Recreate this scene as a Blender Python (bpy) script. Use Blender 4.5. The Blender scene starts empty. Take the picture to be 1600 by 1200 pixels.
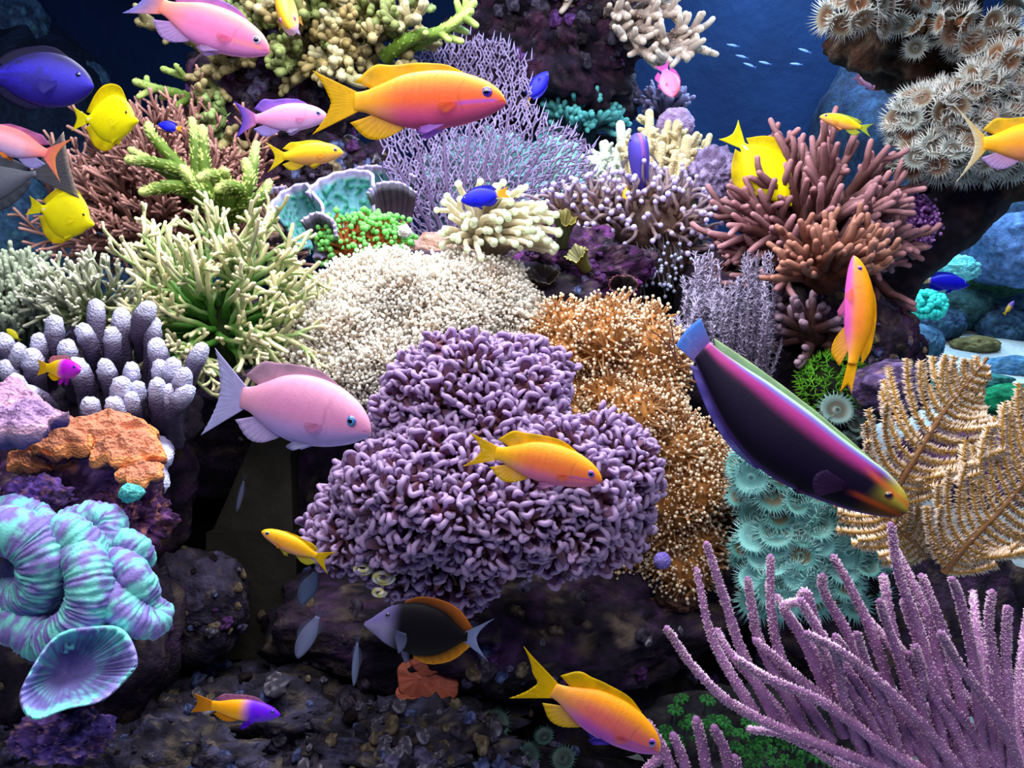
import bpy, math, random
import numpy as np
from mathutils import Matrix
random.seed(7); rng = np.random.default_rng(7)
scene = bpy.context.scene
COL = scene.collection

# ------------------------------------------------------------------ camera
HF = math.radians(32.5); F = 800.0 / math.tan(HF); PITCH = math.radians(12.0)
CAM = np.array([0.0, 0.0, 0.62])
FWD = np.array([0.0, math.cos(PITCH), -math.sin(PITCH)])
RT = np.array([1.0, 0.0, 0.0]); UP = np.array([0.0, math.sin(PITCH), math.cos(PITCH)])
cd = bpy.data.cameras.new('camera'); cam = bpy.data.objects.new('camera', cd); COL.objects.link(cam)
cam.location = CAM; cam.rotation_euler = (math.pi/2 - PITCH, 0, 0)
cd.sensor_width = 36; cd.lens = 18.0 / math.tan(HF); cd.clip_start = 0.02
scene.camera = cam

# ------------------------------------------------------------------ light
scene.view_settings.view_transform = 'Standard'; scene.view_settings.look = 'None'
scene.view_settings.gamma = 1.0; scene.view_settings.use_curve_mapping = False
scene.view_settings.exposure = 0.08
W = bpy.data.worlds.new('water_glow'); scene.world = W; W.use_nodes = True
W.node_tree.nodes['Background'].inputs[0].default_value = (0.16, 0.22, 0.75, 1)
W.node_tree.nodes['Background'].inputs[1].default_value = 0.17

def area(name, loc, target, size, power, color):
    ld = bpy.data.lights.new(name, 'AREA'); ld.shape = 'RECTANGLE'; ld.size, ld.size_y = size
    ld.energy = power; ld.color = color
    o = bpy.data.objects.new(name, ld); COL.objects.link(o); o.location = loc
    d = np.array(target, float) - np.array(loc, float)
    from mathutils import Vector
    o.rotation_euler = Vector(d).to_track_quat('-Z', 'Y').to_euler()
    return o
area('front_fill_light', (-0.02, 0.22, 1.2), (0.0, 0.72, 0.5), (1.5, 0.35), 11, (1.0, 0.97, 0.97))  # added fill from the front so the fish sides are lit
area('aquarium_lamp_middle', (-0.08, 0.85, 1.3), (-0.06, 0.95, 0.5), (0.7, 0.4), 18, (1.0, 0.99, 1.0))
area('aquarium_lamp_rear', (0.0, 1.45, 1.6), (0.0, 1.55, 0.4), (2.4, 0.4), 13, (0.62, 0.8, 1.0))
area('blue_haze_light', (0.9, 2.1, 1.6), (1.0, 2.1, 0.2), (1.6, 0.5), 50, (0.5, 0.76, 1.0))  # added blue light that makes the rear look hazy

# ------------------------------------------------------------------ helpers
def P(px, py, D): return CAM + D*FWD + (px-800)/F*D*RT - (py-600)/F*D*UP
def cv(x, y, z): return x*RT + y*UP - z*FWD          # right, up, towards the viewer
def S(px, D): return px*D/F
def lin(c):
    c = np.asarray(c, float)/255.0
    return np.where(c <= 0.04045, c/12.92, ((c+0.055)/1.055)**2.4)
def C(h): return lin([int(h[i:i+2], 16) for i in (0, 2, 4)])
def nrm(v):
    v = np.asarray(v, float); return v/(np.linalg.norm(v, axis=-1, keepdims=True)+1e-12)
def mix(a, b, t):
    t = np.asarray(t)[..., None]; return np.asarray(a)*(1-t)+np.asarray(b)*t
def sstep(a, b, x):
    t = np.clip((np.asarray(x, float)-a)/(b-a), 0, 1); return t*t*(3-2*t)
def _hash(i, seed):
    i = i.astype(np.int64)
    h = i[..., 0]*374761393 + i[..., 1]*668265263 + i[..., 2]*2147483647 + seed*974634777
    h = (h ^ (h >> 13))*1274126177; h = h ^ (h >> 16)
    return (h & 0xffff)/65535.0
def vnoise(p, seed=0):
    p = np.asarray(p, float); i = np.floor(p); f = p-i; f = f*f*(3-2*f); r = 0
    for a in (0, 1):
        for b in (0, 1):
            for c in (0, 1):
                w = (f[..., 0] if a else 1-f[..., 0])*(f[..., 1] if b else 1-f[..., 1])*(f[..., 2] if c else 1-f[..., 2])
                r = r + w*_hash(i+np.array([a, b, c]), seed)
    return r
def fbm(p, oct=4, seed=0):
    r = 0; a = 1; t = 0
    for o in range(oct):
        r = r+a*vnoise(np.asarray(p)*(2**o), seed+o*17); t += a; a *= 0.55
    return r/t*2-1
def catmull(pts, n):
    pts = np.asarray(pts, float); m = len(pts)
    if m == 2: return pts[0]+(pts[1]-pts[0])*np.linspace(0, 1, n)[:, None]
    q = np.vstack([2*pts[0]-pts[1], pts, 2*pts[-1]-pts[-2]])
    u = np.linspace(0, m-1, n); k = np.minimum(u.astype(int), m-2); t = (u-k)[:, None]
    p0, p1, p2, p3 = q[k], q[k+1], q[k+2], q[k+3]
    return 0.5*(2*p1+(p2-p0)*t+(2*p0-5*p1+4*p2-p3)*t*t+(3*p1-p0-3*p2+p3)*t**3)

class MB:
    """collects vertices, faces and vertex colours, then links them as one mesh object"""
    def __init__(s): s.v = []; s.q = []; s.t = []; s.c = []; s.n = 0
    def add(s, v, q=None, t=None, c=(.5, .5, .5)):
        v = np.asarray(v, float); c = np.broadcast_to(np.asarray(c, float), v.shape)
        if q is not None and len(q): s.q.append(np.asarray(q, int)+s.n)
        if t is not None and len(t): s.t.append(np.asarray(t, int)+s.n)
        s.v.append(v); s.c.append(c); s.n += len(v)
    def tube(s, path, r, c, k=6, tip=True, flat=None, ref=None, cap0=False):
        path = np.asarray(path, float); n = len(path); r = np.broadcast_to(np.asarray(r, float), (n,)).copy()
        c = np.broadcast_to(np.asarray(c, float), (n, 3))
        T = np.gradient(path, axis=0); T = nrm(T)
        if tip:
            e = r[-1]; path = np.vstack([path, path[-1]+T[-1]*e*.55, path[-1]+T[-1]*e*.9])
            r = np.append(r, [e*.82, e*.42]); c = np.vstack([c, c[-1:], c[-1:]]); T = np.vstack([T, T[-1:], T[-1:]]); n += 2
        ch = path[-1]-path[0]
        if ref is None:
            ref = np.eye(3)[np.argmin(np.abs(ch))]
        N = nrm(np.cross(T, ref)); B = np.cross(T, N)
        a = np.arange(k)*2*math.pi/k; ca, sa = np.cos(a), np.sin(a)
        fl = 1.0 if flat is None else flat
        v = path[:, None, :]+r[:, None, None]*(N[:, None, :]*ca[None, :, None]+B[:, None, :]*sa[None, :, None]*fl)
        i = np.arange(n-1)[:, None]*k; j = np.arange(k)[None, :]; j2 = (j+1) % k
        q = np.stack([i+j, i+j2, i+k+j2, i+k+j], -1).reshape(-1, 4)
        vv = v.reshape(-1, 3); cc = np.repeat(c, k, axis=0); t = []
        if tip:
            vv = np.vstack([vv, path[-1]+T[-1]*r[-1]*.25]); cc = np.vstack([cc, c[-1:]])
            b = (n-1)*k; t = [(b+x, b+(x+1) % k, n*k) for x in range(k)]
        if cap0:
            vv = np.vstack([vv, path[0]]); cc = np.vstack([cc, c[:1]]); m = len(vv)-1
            t = list(t)+[((x+1) % k, x, m) for x in range(k)]
        s.add(vv, q, t, cc)
    def inst(s, bv, bq, bt, M, t, c):
        """many copies of one small shape; M (n,3,3), t (n,3), c (n,3) or (n,m,3)"""
        n, m = len(t), len(bv)
        v = np.einsum('nij,mj->nmi', M, bv)+t[:, None, :]
        c = np.asarray(c, float)
        if c.ndim == 1: c = np.broadcast_to(c, (n, m, 3))
        elif c.ndim == 2: c = np.broadcast_to(c[:, None, :], (n, m, 3))
        off = (np.arange(n)*m)[:, None, None]
        q = (np.asarray(bq)[None]+off).reshape(-1, 4) if bq is not None and len(bq) else None
        tr = (np.asarray(bt)[None]+off).reshape(-1, 3) if bt is not None and len(bt) else None
        s.add(v.reshape(-1, 3), q, tr, c.reshape(-1, 3))
    def arrays(s):
        return (np.vstack(s.v), np.vstack(s.q) if s.q else np.zeros((0, 4), int), np.vstack(s.t) if s.t else np.zeros((0, 3), int), np.vstack(s.c))
    def mesh(s, name, mat, base=None, smooth=True):
        v, q, t, c = s.arrays()
        if base is not None: v = v-base
        me = bpy.data.meshes.new(name); me.vertices.add(len(v)); me.vertices.foreach_set('co', v.ravel())
        nl = len(q)*4+len(t)*3; me.loops.add(nl); me.polygons.add(len(q)+len(t))
        me.loops.foreach_set('vertex_index', np.concatenate([q.ravel(), t.ravel()]).astype(np.int32))
        st = np.concatenate([np.arange(len(q))*4, len(q)*4+np.arange(len(t))*3]).astype(np.int32)
        me.polygons.foreach_set('loop_start', st)
        me.polygons.foreach_set('use_smooth', np.full(len(st), smooth))
        ca = me.color_attributes.new('Col', 'FLOAT_COLOR', 'POINT')
        ca.data.foreach_set('color', np.hstack([c, np.ones((len(c), 1))]).ravel())
        me.update(calc_edges=True); me.validate()
        me.materials.append(mat); return me
    def build(s, name, mat, parent=None, smooth=True, label=None, kind=None):
        base = np.array(parent['_b']) if parent is not None and '_b' in parent else None
        o = bpy.data.objects.new(name, s.mesh(name, mat, base, smooth)); COL.objects.link(o)
        if parent is not None: o.parent = parent
        if base is not None: BASES.append(o); o['_b'] = list(base)
        if label: o['label'] = label
        if kind: o['kind'] = kind
        return o
BASES = []
def thing(name, label, cat, base, group=None):
    o = bpy.data.objects.new(name, None); COL.objects.link(o); o.location = base; o.empty_display_size = .01
    o['label'] = label; o['category'] = cat; o['_b'] = [float(x) for x in base]; BASES.append(o)
    if group: o['group'] = group
    return o
def struct(name, mb, mat):
    o = mb.build(name, mat); o['kind'] = 'structure'; return o

# ------------------------------------------------------------------ materials
def mat_base(name):
    m = bpy.data.materials.new(name); m.use_nodes = True; nt = m.node_tree; b = nt.nodes['Principled BSDF']; return m, nt, b
def vmat(name, rough=.6, bump=0., bscale=300., var=0., vscale=60., trans=0., spec=.3, alpha=1., kind='noise', sheen=0., coat=0.):
    m, nt, b = mat_base(name); L = nt.links
    at = nt.nodes.new('ShaderNodeAttribute'); at.attribute_name = 'Col'; col = at.outputs['Color']
    tc = nt.nodes.new('ShaderNodeTexCoord')
    if var:
        no = nt.nodes.new('ShaderNodeTexNoise'); no.inputs['Scale'].default_value = vscale; no.inputs['Detail'].default_value = 3
        L.new(tc.outputs['Object'], no.inputs['Vector'])
        mr = nt.nodes.new('ShaderNodeMapRange'); mr.inputs[1].default_value = .3; mr.inputs[2].default_value = .7
        mr.inputs[3].default_value = 1-var; mr.inputs[4].default_value = 1+var*.6; L.new(no.outputs['Fac'], mr.inputs[0])
        mx = nt.nodes.new('ShaderNodeVectorMath'); mx.operation = 'SCALE'; L.new(col, mx.inputs[0]); L.new(mr.outputs[0], mx.inputs['Scale'])
        col = mx.outputs[0]
    L.new(col, b.inputs['Base Color']); b.inputs['Roughness'].default_value = rough
    b.inputs['Specular IOR Level'].default_value = spec; b.inputs['Coat Weight'].default_value = coat
    if bump:
        if kind == 'voronoi':
            t = nt.nodes.new('ShaderNodeTexVoronoi'); o_ = t.outputs['Distance']
        else:
            t = nt.nodes.new('ShaderNodeTexNoise'); t.inputs['Detail'].default_value = 3; o_ = t.outputs['Fac']
        t.inputs['Scale'].default_value = bscale; L.new(tc.outputs['Object'], t.inputs['Vector'])
        bu = nt.nodes.new('ShaderNodeBump'); bu.inputs['Strength'].default_value = bump; bu.inputs['Distance'].default_value = .6/bscale
        L.new(o_, bu.inputs['Height']); L.new(bu.outputs[0], b.inputs['Normal'])
    out = nt.nodes['Material Output']; sh = b.outputs[0]
    if trans:
        tr = nt.nodes.new('ShaderNodeBsdfTranslucent'); L.new(col, tr.inputs[0]); ms = nt.nodes.new('ShaderNodeMixShader')
        ms.inputs[0].default_value = trans; L.new(sh, ms.inputs[1]); L.new(tr.outputs[0], ms.inputs[2]); sh = ms.outputs[0]
    if alpha < 1:
        tp = nt.nodes.new('ShaderNodeBsdfTransparent'); ms = nt.nodes.new('ShaderNodeMixShader')
        ms.inputs[0].default_value = alpha; L.new(tp.outputs[0], ms.inputs[1]); L.new(sh, ms.inputs[2]); sh = ms.outputs[0]
    L.new(sh, out.inputs[0]); return m
M_CORAL = vmat('coral_skin', .65, .5, 500, .22, 90)
M_KNOB = vmat('knobbly_coral', .7, .9, 420, .25, 120, kind='voronoi')
M_POLYP = vmat('polyp_flesh', .45, 0, 1, .1, 150, trans=.45, spec=.4)
M_ROCK = vmat('live_rock', .85, 1., 210, .5, 75, spec=.15)
M_SAND = vmat('coral_sand', .9, .6, 400, .15, 120, spec=.1)
M_FISH = vmat('fish_skin', .5, .05, 420, .06, 140, spec=.3, kind='voronoi')
M_FISHD = vmat('dark_fish_skin', .55, .04, 420, .06, 140, spec=.08, kind='voronoi')
M_FIN = vmat('fish_fin', .5, 0, 1, .1, 200, trans=.4, alpha=.82)
M_FINC = vmat('clear_fish_fin', .5, 0, 1, .1, 200, trans=.5, alpha=.32)
M_EYE = vmat('fish_eye', .08, spec=.8, coat=.5)
M_WALL = vmat('tank_wall', .8, .2, 20, .3, 3, spec=.1)
M_FAN = vmat('sea_fan_skin', .7, .3, 600, .2, 60)
M_PED = vmat('grey_pedestal', .8, .3, 60, .35, 18, spec=.1)

# ------------------------------------------------------------------ shapes shared by many things
def sphere(nu, nv):
    th = np.linspace(0, math.pi, nv+1)[1:-1]; ph = np.arange(nu)*2*math.pi/nu
    v = np.stack([np.outer(np.sin(th), np.cos(ph)), np.outer(np.sin(th), np.sin(ph)), np.outer(np.cos(th), np.ones(nu))], -1).reshape(-1, 3)
    v = np.vstack([v, [0, 0, 1], [0, 0, -1]]); n = nv-1
    i = np.arange(n-1)[:, None]*nu; j = np.arange(nu)[None]; j2 = (j+1) % nu
    q = np.stack([i+j, i+nu+j, i+nu+j2, i+j2], -1).reshape(-1, 4)
    t = [(n*nu, x, (x+1) % nu) for x in range(nu)]+[(n*nu+1, (n-1)*nu+(x+1) % nu, (n-1)*nu+x) for x in range(nu)]
    return v, q, np.array(t)
SPH_S = sphere(6, 4); SPH_M = sphere(14, 9); SPH_L = sphere(72, 44); SPH_XL = sphere(110, 66)
SPIKE_V = np.array([[1, 0, 0], [-.5, .87, 0], [-.5, -.87, 0], [0, 0, 1.]]); SPIKE_T = np.array([[0, 1, 3], [1, 2, 3], [2, 0, 3]])
def frames(z, twist=None):
    z = nrm(z); a = np.where(np.abs(z[:, 2:3]) < .9, np.array([0, 0, 1.]), np.array([1., 0, 0]))
    x = nrm(np.cross(a, z)); y = np.cross(z, x)
    if twist is not None:
        c, s_ = np.cos(twist)[:, None], np.sin(twist)[:, None]; x, y = x*c+y*s_, y*c-x*s_
    return np.stack([x, y, z], -1)
def spikes(mb, pts, dirs, r, L, c0, c1=None):
    n = len(pts); Mx = frames(dirs)*np.stack([np.broadcast_to(r, (n,)), np.broadcast_to(r, (n,)), np.broadcast_to(L, (n,))], -1)[:, None, :]
    c = np.broadcast_to(np.asarray(c0, float), (n, 4, 3)).copy()
    if c1 is not None: c[:, 3] = c1
    mb.inst(SPIKE_V, None, SPIKE_T, Mx, pts, c)
def beads(mb, pts, r, c, sh=SPH_S):
    n = len(pts); Mx = np.eye(3)[None]*np.broadcast_to(r, (n,))[:, None, None]
    mb.inst(sh[0], sh[1], sh[2], Mx, pts, c)
def fib(n):
    i = np.arange(n)+.5; z = 1-2*i/n; ph = i*math.pi*(3-math.sqrt(5)); r = np.sqrt(1-z*z)
    return np.stack([r*np.cos(ph), r*np.sin(ph), z], -1)
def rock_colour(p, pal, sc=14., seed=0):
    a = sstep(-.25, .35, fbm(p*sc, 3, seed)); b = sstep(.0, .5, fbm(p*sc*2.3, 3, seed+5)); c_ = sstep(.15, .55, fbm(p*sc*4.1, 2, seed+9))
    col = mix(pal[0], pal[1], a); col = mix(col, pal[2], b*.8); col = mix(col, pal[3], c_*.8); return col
PAL_DARK = [C('1a1522'), C('33283a'), C('4a2f55'), C('5d5148')]
PAL_PURP = [C('2c1a33'), C('5b3568'), C('8a5aa0'), C('a58a8a')]
PAL_HAZE = [C('22304a'), C('34506e'), C('4d7090'), C('3c6a70')]  # distant rock colours with blue water haze painted in
PAL_RUB = [C('1c1a26'), C('35313f'), C('4c4a68'), C('6a5f52')]
def rock_mb(c, r, pal, amp=.28, seed=0, sh=SPH_L, freq=1.7, rot=None):
    v, q, t = sh; d = v.copy()
    n = fbm(d*freq+seed*3.7, 6, seed); n2 = np.abs(fbm(d*freq*2.6+seed, 3, seed+40))
    rr = 1+amp*n*1.5-amp*.5*n2
    w = d*rr[:, None]*np.asarray(r)
    w = w[:, 0:1]*RT+w[:, 1:2]*UP-w[:, 2:3]*FWD + c
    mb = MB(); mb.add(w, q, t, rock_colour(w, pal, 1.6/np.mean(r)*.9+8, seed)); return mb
NR = [0]
def stone_meshes():
    out = []
    for i, (a, b) in enumerate((('6c6490', 'b4a8e0'), ('4c5c98', '9cacf0'), ('80705c', 'dcc4a4'), ('2a2228', '4a3c44'), ('5c3470', 'a868c8'), ('706c80', 'e8e0fc'), ('443c50', '7c7088'))):
        v, q, t = SPH_M; n = fbm(v*1.6+i*7, 4, 70+i); w = v*(1+.9*n)[:, None]*np.array([1, .8, .6]); mb = MB(); mb.add(w, q, t, mix(C(a), C(b), sstep(-.2, .4, fbm(v*3+i, 2, i)))); out.append(mb)
    return out
STONES = []
def rubble(o, base, v, n, lo, hi, D, kinds=None):
    if not STONES: STONES.extend(m.mesh('stone', M_ROCK) for m in stone_meshes())
    c = v.mean(0); nn = nrm(v-c); ok = np.where((nn@-FWD > -.1) & (nn[:, 2] > -.35))[0]; ok = ok[rng.permutation(len(ok))[:n]]
    for i in ok:
        s_ = bpy.data.objects.new('stone', STONES[random.choice(kinds) if kinds else random.randrange(len(STONES))]); COL.objects.link(s_); s_.parent = o
        f = frames(nn[i][None], np.array([random.random()*6.3]))[0]*S(lo+(hi-lo)*random.random()**1.6, D); q = v[i]-base
        s_.matrix_local = Matrix([[*f[0], q[0]], [*f[1], q[1]], [*f[2], q[2]], [0, 0, 0, 1]])
def rock(px, py, D, rx, ry, rz, label, pal=PAL_DARK, amp=.28, sh=SPH_L, name='live_rock', cat='rock', freq=1.7, mat=None, stones=0, lo=4, hi=14, kinds=None):
    NR[0] += 1; c = P(px, py, D); k = D/F
    mb = rock_mb(c, np.array([rx, ry, rz])*k, pal, amp, NR[0], sh, freq)
    v = np.vstack(mb.v); base = np.array([c[0], c[1], v[:, 2].min()])
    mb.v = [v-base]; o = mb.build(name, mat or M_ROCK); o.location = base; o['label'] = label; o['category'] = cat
    if stones: rubble(o, base, v, stones, lo, hi, D, kinds)
    return o
def noisy_tube(path, r, pal, amp, seed, n=60, k=40, freq=10.):
    pp = catmull(path, n); rr = np.interp(np.linspace(0, 1, n), np.linspace(0, 1, len(r)), r)
    mb = MB(); mb.tube(pp, rr, (.5, .5, .5), k=k, cap0=True); v = mb.v[0]
    ctr = np.vstack([np.repeat(pp, k, axis=0), np.repeat(pp[-1:], 2*k+2, axis=0)])[:len(v)]
    d = v-ctr; v = v+d*amp*(fbm(v*freq, 5, seed)*1.6)[:, None]
    mb.v[0] = v; mb.c[0] = rock_colour(v, pal, 16, seed); return mb

def walk(p, d, L, n, wig=.15, pull=(0, 0, 0), pl=0.):
    pts = [p]; d = nrm(d); st = L/(n-1)
    for i in range(n-1):
        d = nrm(d+rng.normal(0, wig, 3)+np.asarray(pull)*pl); p = p+d*st; pts.append(p)
    return np.array(pts)
UPV = np.array([0, 0, 1.])
def branch(mb, p, d, L, r0, r1, cb, ct, lev, kids, spread=.9, wig=.12, pull=UPV, pl=.06, k=6, kid_len=.55, t0=.3, tipstart=.55, corall=0, n=7):
    path = walk(p, d, L, n, wig, pull, pl); t = np.linspace(0, 1, n)
    r = r0+(r1-r0)*t; c = mix(cb, ct, sstep(tipstart, 1, t)); mb.tube(path, r, c, k)
    if corall:
        m = int(corall*L/r0); tt = rng.random(m)*.95+.05; x = tt*(n-1); i0 = np.minimum(x.astype(int), n-2); f = (x-i0)[:, None]
        q = path[i0]*(1-f)+path[i0+1]*f; T = nrm(path[i0+1]-path[i0]); rd = rng.normal(0, 1, (m, 3)); rd = nrm(rd-T*(rd*T).sum(1, keepdims=True))
        rr = np.interp(tt, t, r)
        spikes(mb, q+rd*rr[:, None]*.7, rd+T*.7, rr*.42, rr*.85, mix(cb, ct, np.clip(tt*.5+.1, 0, 1))[:, None, :].repeat(4, 1), None)
    if lev > 0:
        for j in range(kids):
            tt = t0+(1-t0)*(j+random.random()*.8)/kids; i = min(int(tt*(n-1)), n-2)
            a = nrm(path[i+1]-path[i]); s = rng.normal(0, 1, 3); s = nrm(s-a*np.dot(s, a))
            dd = nrm(a+s*spread); rr = r0+(r1-r0)*tt
            branch(mb, path[i], dd, L*kid_len*(.7+.6*random.random())*(1.15-.45*tt), rr*.85, r1*.95, mix(cb, ct, tt*.3), ct, lev-1, max(2, kids-1), spread, wig, pull, pl, max(4, k-1), kid_len, .35, .45, corall, max(4, n-2))
def colony(name, label, cat, base, D, rx, ry, rz, n, lev, kids, r0, r1, cb, ct, mat=None, spread=.8, wig=.1, pl=.05, k=6, ymin=-.1, zmin=-.4, core=.25, corall=0, kid_len=.5, t0=.35, jit=.15, group=None, xr=(-2, 2), core_pal=None, tipstart=.55, part='branch'):
    """a branching coral growing out from one base towards an ellipsoid outline (pixel sizes at depth D)"""
    b = P(base[0], base[1], D); kk = D/F; root = thing(name, label, cat, b, group)
    dirs = fib(n*4); dirs = dirs[(dirs[:, 1] > ymin) & (dirs[:, 2] > zmin) & (dirs[:, 0] > xr[0]) & (dirs[:, 0] < xr[1])]
    if len(dirs) > n: dirs = dirs[rng.permutation(len(dirs))[:n]]
    R = np.array([rx, ry, rz])*kk; mat = mat or M_CORAL
    if core:
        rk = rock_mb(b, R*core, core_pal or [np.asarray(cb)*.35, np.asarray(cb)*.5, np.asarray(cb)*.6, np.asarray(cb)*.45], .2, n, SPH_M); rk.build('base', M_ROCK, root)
    for d in dirs:
        e = d*R*(1-jit+2*jit*random.random()); w = cv(*e); L = np.linalg.norm(w); st = b+w*core*.6
        mb = MB(); f = .55+.45*random.random()
        sh = .85+.3*random.random()
        branch(mb, st, w, L*(1-core*.6), S(r0, D), S(r1, D), np.asarray(cb)*sh, np.asarray(ct)*sh, lev, kids, spread, wig, UPV, pl, k, kid_len, t0, tipstart, corall)
        mb.build(part, mat, root)
    return root

# ------------------------------------------------------------------ fish
def grid_shell(A, th):
    """closed thin sheet from grid A (n,m,3) with thickness th along local y (n,m)"""
    n, m, _ = A.shape; o = np.zeros_like(A); o[..., 1] = th
    v = np.vstack([(A+o).reshape(-1, 3), (A-o).reshape(-1, 3)]); N = n*m
    i = np.arange(n-1)[:, None]*m; j = np.arange(m-1)[None]
    q = np.stack([i+j, i+m+j, i+m+j+1, i+j+1], -1).reshape(-1, 4); q2 = q[:, ::-1]+N
    rim = list(range(m))+[x*m+m-1 for x in range(1, n)]+[(n-1)*m+x for x in range(m-2, -1, -1)]+[x*m for x in range(n-2, 0, -1)]
    e = [(rim[x], rim[(x+1) % len(rim)], rim[(x+1) % len(rim)]+N, rim[x]+N) for x in range(len(rim))]
    return v, np.vstack([q, q2, e])
class Fish:
    def __init__(s, name, label, cat, nose, tail, D, D2=None, up=(0, 1, 0), prof=None, bend=0., bz=0., group=None, bend2=0.):
        a = P(nose[0], nose[1], D); b = P(tail[0], tail[1], D2 if D2 else D)
        X = nrm(a-b); s.L = np.linalg.norm(a-b); Z = cv(*up); Z = nrm(Z-X*np.dot(Z, X)); Y = np.cross(Z, X)
        s.R = np.stack([X, Y, Z], -1); s.prof = np.array(prof); s.bend = bend; s.bz = bz; s.b2 = bend2
        s.root = thing(name, label, cat, a, group)
        s.root.matrix_world = Matrix([[*s.R[0], a[0]], [*s.R[1], a[1]], [*s.R[2], a[2]], [0, 0, 0, 1]])
        s.u = s.prof[:, 0]
        del s.root['_b']
    def at(s, u, k):
        uu = np.linspace(0, 1, len(s.u)); cat_ = catmull(s.prof, 120); return np.interp(u, cat_[:, 0], cat_[:, k])
    def warp(s, v):
        v = np.array(v, float); u = np.clip(-v[:, 0], 0, 1.3); v[:, 1] += s.bend*(u*u-.3*u)+s.b2*np.sin(u*6.28)*.1; v[:, 2] += s.bz*np.sin(np.clip(u, 0, 1)*math.pi); return v*s.L
    def put(s, name, v, q, t, c, mat, parent=None, label=None):
        mb = MB(); mb.add(s.warp(v), q, t, c); o = mb.build(name, mat, label=label); o.parent = parent or s.root; return o
    def body(s, colf, n=44, k=28, sq=1.0, mat=None):
        ub = s.prof[-1, 0]; t = np.linspace(0, 1, n); u = ub*(t**1.35*.55+t*.45)
        top, bot, w = s.at(u, 1), s.at(u, 2), s.at(u, 3); a = np.arange(k)*2*math.pi/k
        zc = (top+bot)/2; h = (top-bot)/2
        sa = np.sin(a); ca = np.cos(a)
        y = w[:, None]*np.sign(ca)*np.abs(ca)**sq; z = zc[:, None]+h[:, None]*sa[None]
        v = np.stack([-np.repeat(u[:, None], k, 1), y, z], -1).reshape(-1, 3)
        i = np.arange(n-1)[:, None]*k; j = np.arange(k)[None]; j2 = (j+1) % k
        q = np.stack([i+j, i+j2, i+k+j2, i+k+j], -1).reshape(-1, 4)
        v = np.vstack([v, [.004, 0, zc[0]], [-ub, 0, zc[-1]]]); N = n*k
        tr = [((x+1) % k, x, N) for x in range(k)]+[((n-1)*k+x, (n-1)*k+(x+1) % k, N+1) for x in range(k)]
        uu = -v[:, 0]/ub; vv = np.concatenate([np.repeat(sa[None], n, 0).ravel(), [0, 0]])
        return s.put('body', v, q, tr, colf(uu, vv, v), mat or M_FISH)
    def fin(s, name, base, tip, cb, ct, n=26, m=7, mat=None, y0=0., out=0., th=.004, ripple=.0035, rays=18, edge=None, curl=0., dark=.25):
        B = catmull(base, n); T = catmull(tip, n); w = np.linspace(0, 1, m)
        A = np.zeros((n, m, 3)); g = B[:, None, :]*(1-w[None, :, None])+T[:, None, :]*w[None, :, None]
        A[..., 0] = -g[..., 0]; A[..., 2] = g[..., 1]
        tt = np.linspace(0, 1, n)
        A[..., 1] = y0+out*w[None]+curl*w[None]**2+ripple*np.sin(tt*rays*6.28)[:, None]*w[None]
        thk = th*(1-.75*w)[None]*np.ones((n, 1)); v, q = grid_shell(A, thk)
        c = mix(cb, ct, np.broadcast_to(w[None], (n, m))); ray = (.5+.5*np.sin(tt*rays*6.28*1.0))[:, None, None]
        c = c*(1-dark*ray*np.clip(w*1.5, 0, 1)[None, :, None])
        if edge is not None: c[:, -1] = edge
        return s.put(name, v, q, None, np.vstack([c.reshape(-1, 3)]*2), mat or M_FIN)
    def dorsal(s, u0, u1, hs, cb, ct, lean=.03, name='dorsal_fin', sign=1, **kw):
        n = len(hs); us = np.linspace(u0, u1, n); k = 1 if sign > 0 else 2
        base = [(u, s.at(u, k)-sign*.012) for u in us]; tip = [(u+lean*(.3+i/(n-1)), s.at(u, k)+sign*h) for i, (u, h) in enumerate(zip(us, hs))]
        return s.fin(name, base, tip, cb, ct, **kw)
    def tail(s, h, fork, cb, ct, end=1.0, top=1., bot=1., **kw):
        ub = s.prof[-1, 0]; z0, z1 = s.at(ub, 1), s.at(ub, 2); ts = np.linspace(1, -1, 9)
        base = [(ub-.025, z1+(z0-z1)*(t+1)/2*.96) for t in ts]
        tip = [(ub+(end-ub)*(1-fork*(1-abs(t)**1.6))*(top if t > 0 else bot), h*t) for t in ts]
        return s.fin('tail_fin', base, tip, cb, ct, n=34, m=9, rays=14, **kw)
    def eye(s, u, z, r, iris, ring, pupil=(.004, .004, .01), both=True):
        v0, q, t = sphere(18, 10)
        w = s.at(u, 3); top, bot = s.at(u, 1), s.at(u, 2); zc, h = (top+bot)/2, (top-bot)/2
        yy = w*math.sqrt(max(0, 1-((z-zc)/h)**2))
        for sg in ((1, -1) if both else (1,)):
            ctr = np.array([-u, sg*(yy-r*.12), z])
            v = v0[:, [2, 0, 1]].copy(); v = np.stack([v0[:, 0]*r, v0[:, 2]*r*.45*sg, v0[:, 1]*r], -1); rr = np.sqrt(v0[:, 0]**2+v0[:, 1]**2)
            front = v0[:, 2] > 0
            c = np.where((rr[:, None] > .8), np.asarray(ring), np.asarray(iris))
            e = s.put('eye', v+ctr, q if sg > 0 else q[:, ::-1], t if sg > 0 else t[:, ::-1], c, M_EYE)
            vp = np.stack([v0[:, 0]*r*.55, v0[:, 2]*r*.3*sg, v0[:, 1]*r*.55], -1)
            s.put('pupil', vp+ctr+np.array([0, sg*r*.25, 0]), q if sg > 0 else q[:, ::-1], t if sg > 0 else t[:, ::-1], pupil, M_EYE, parent=e)
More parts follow.
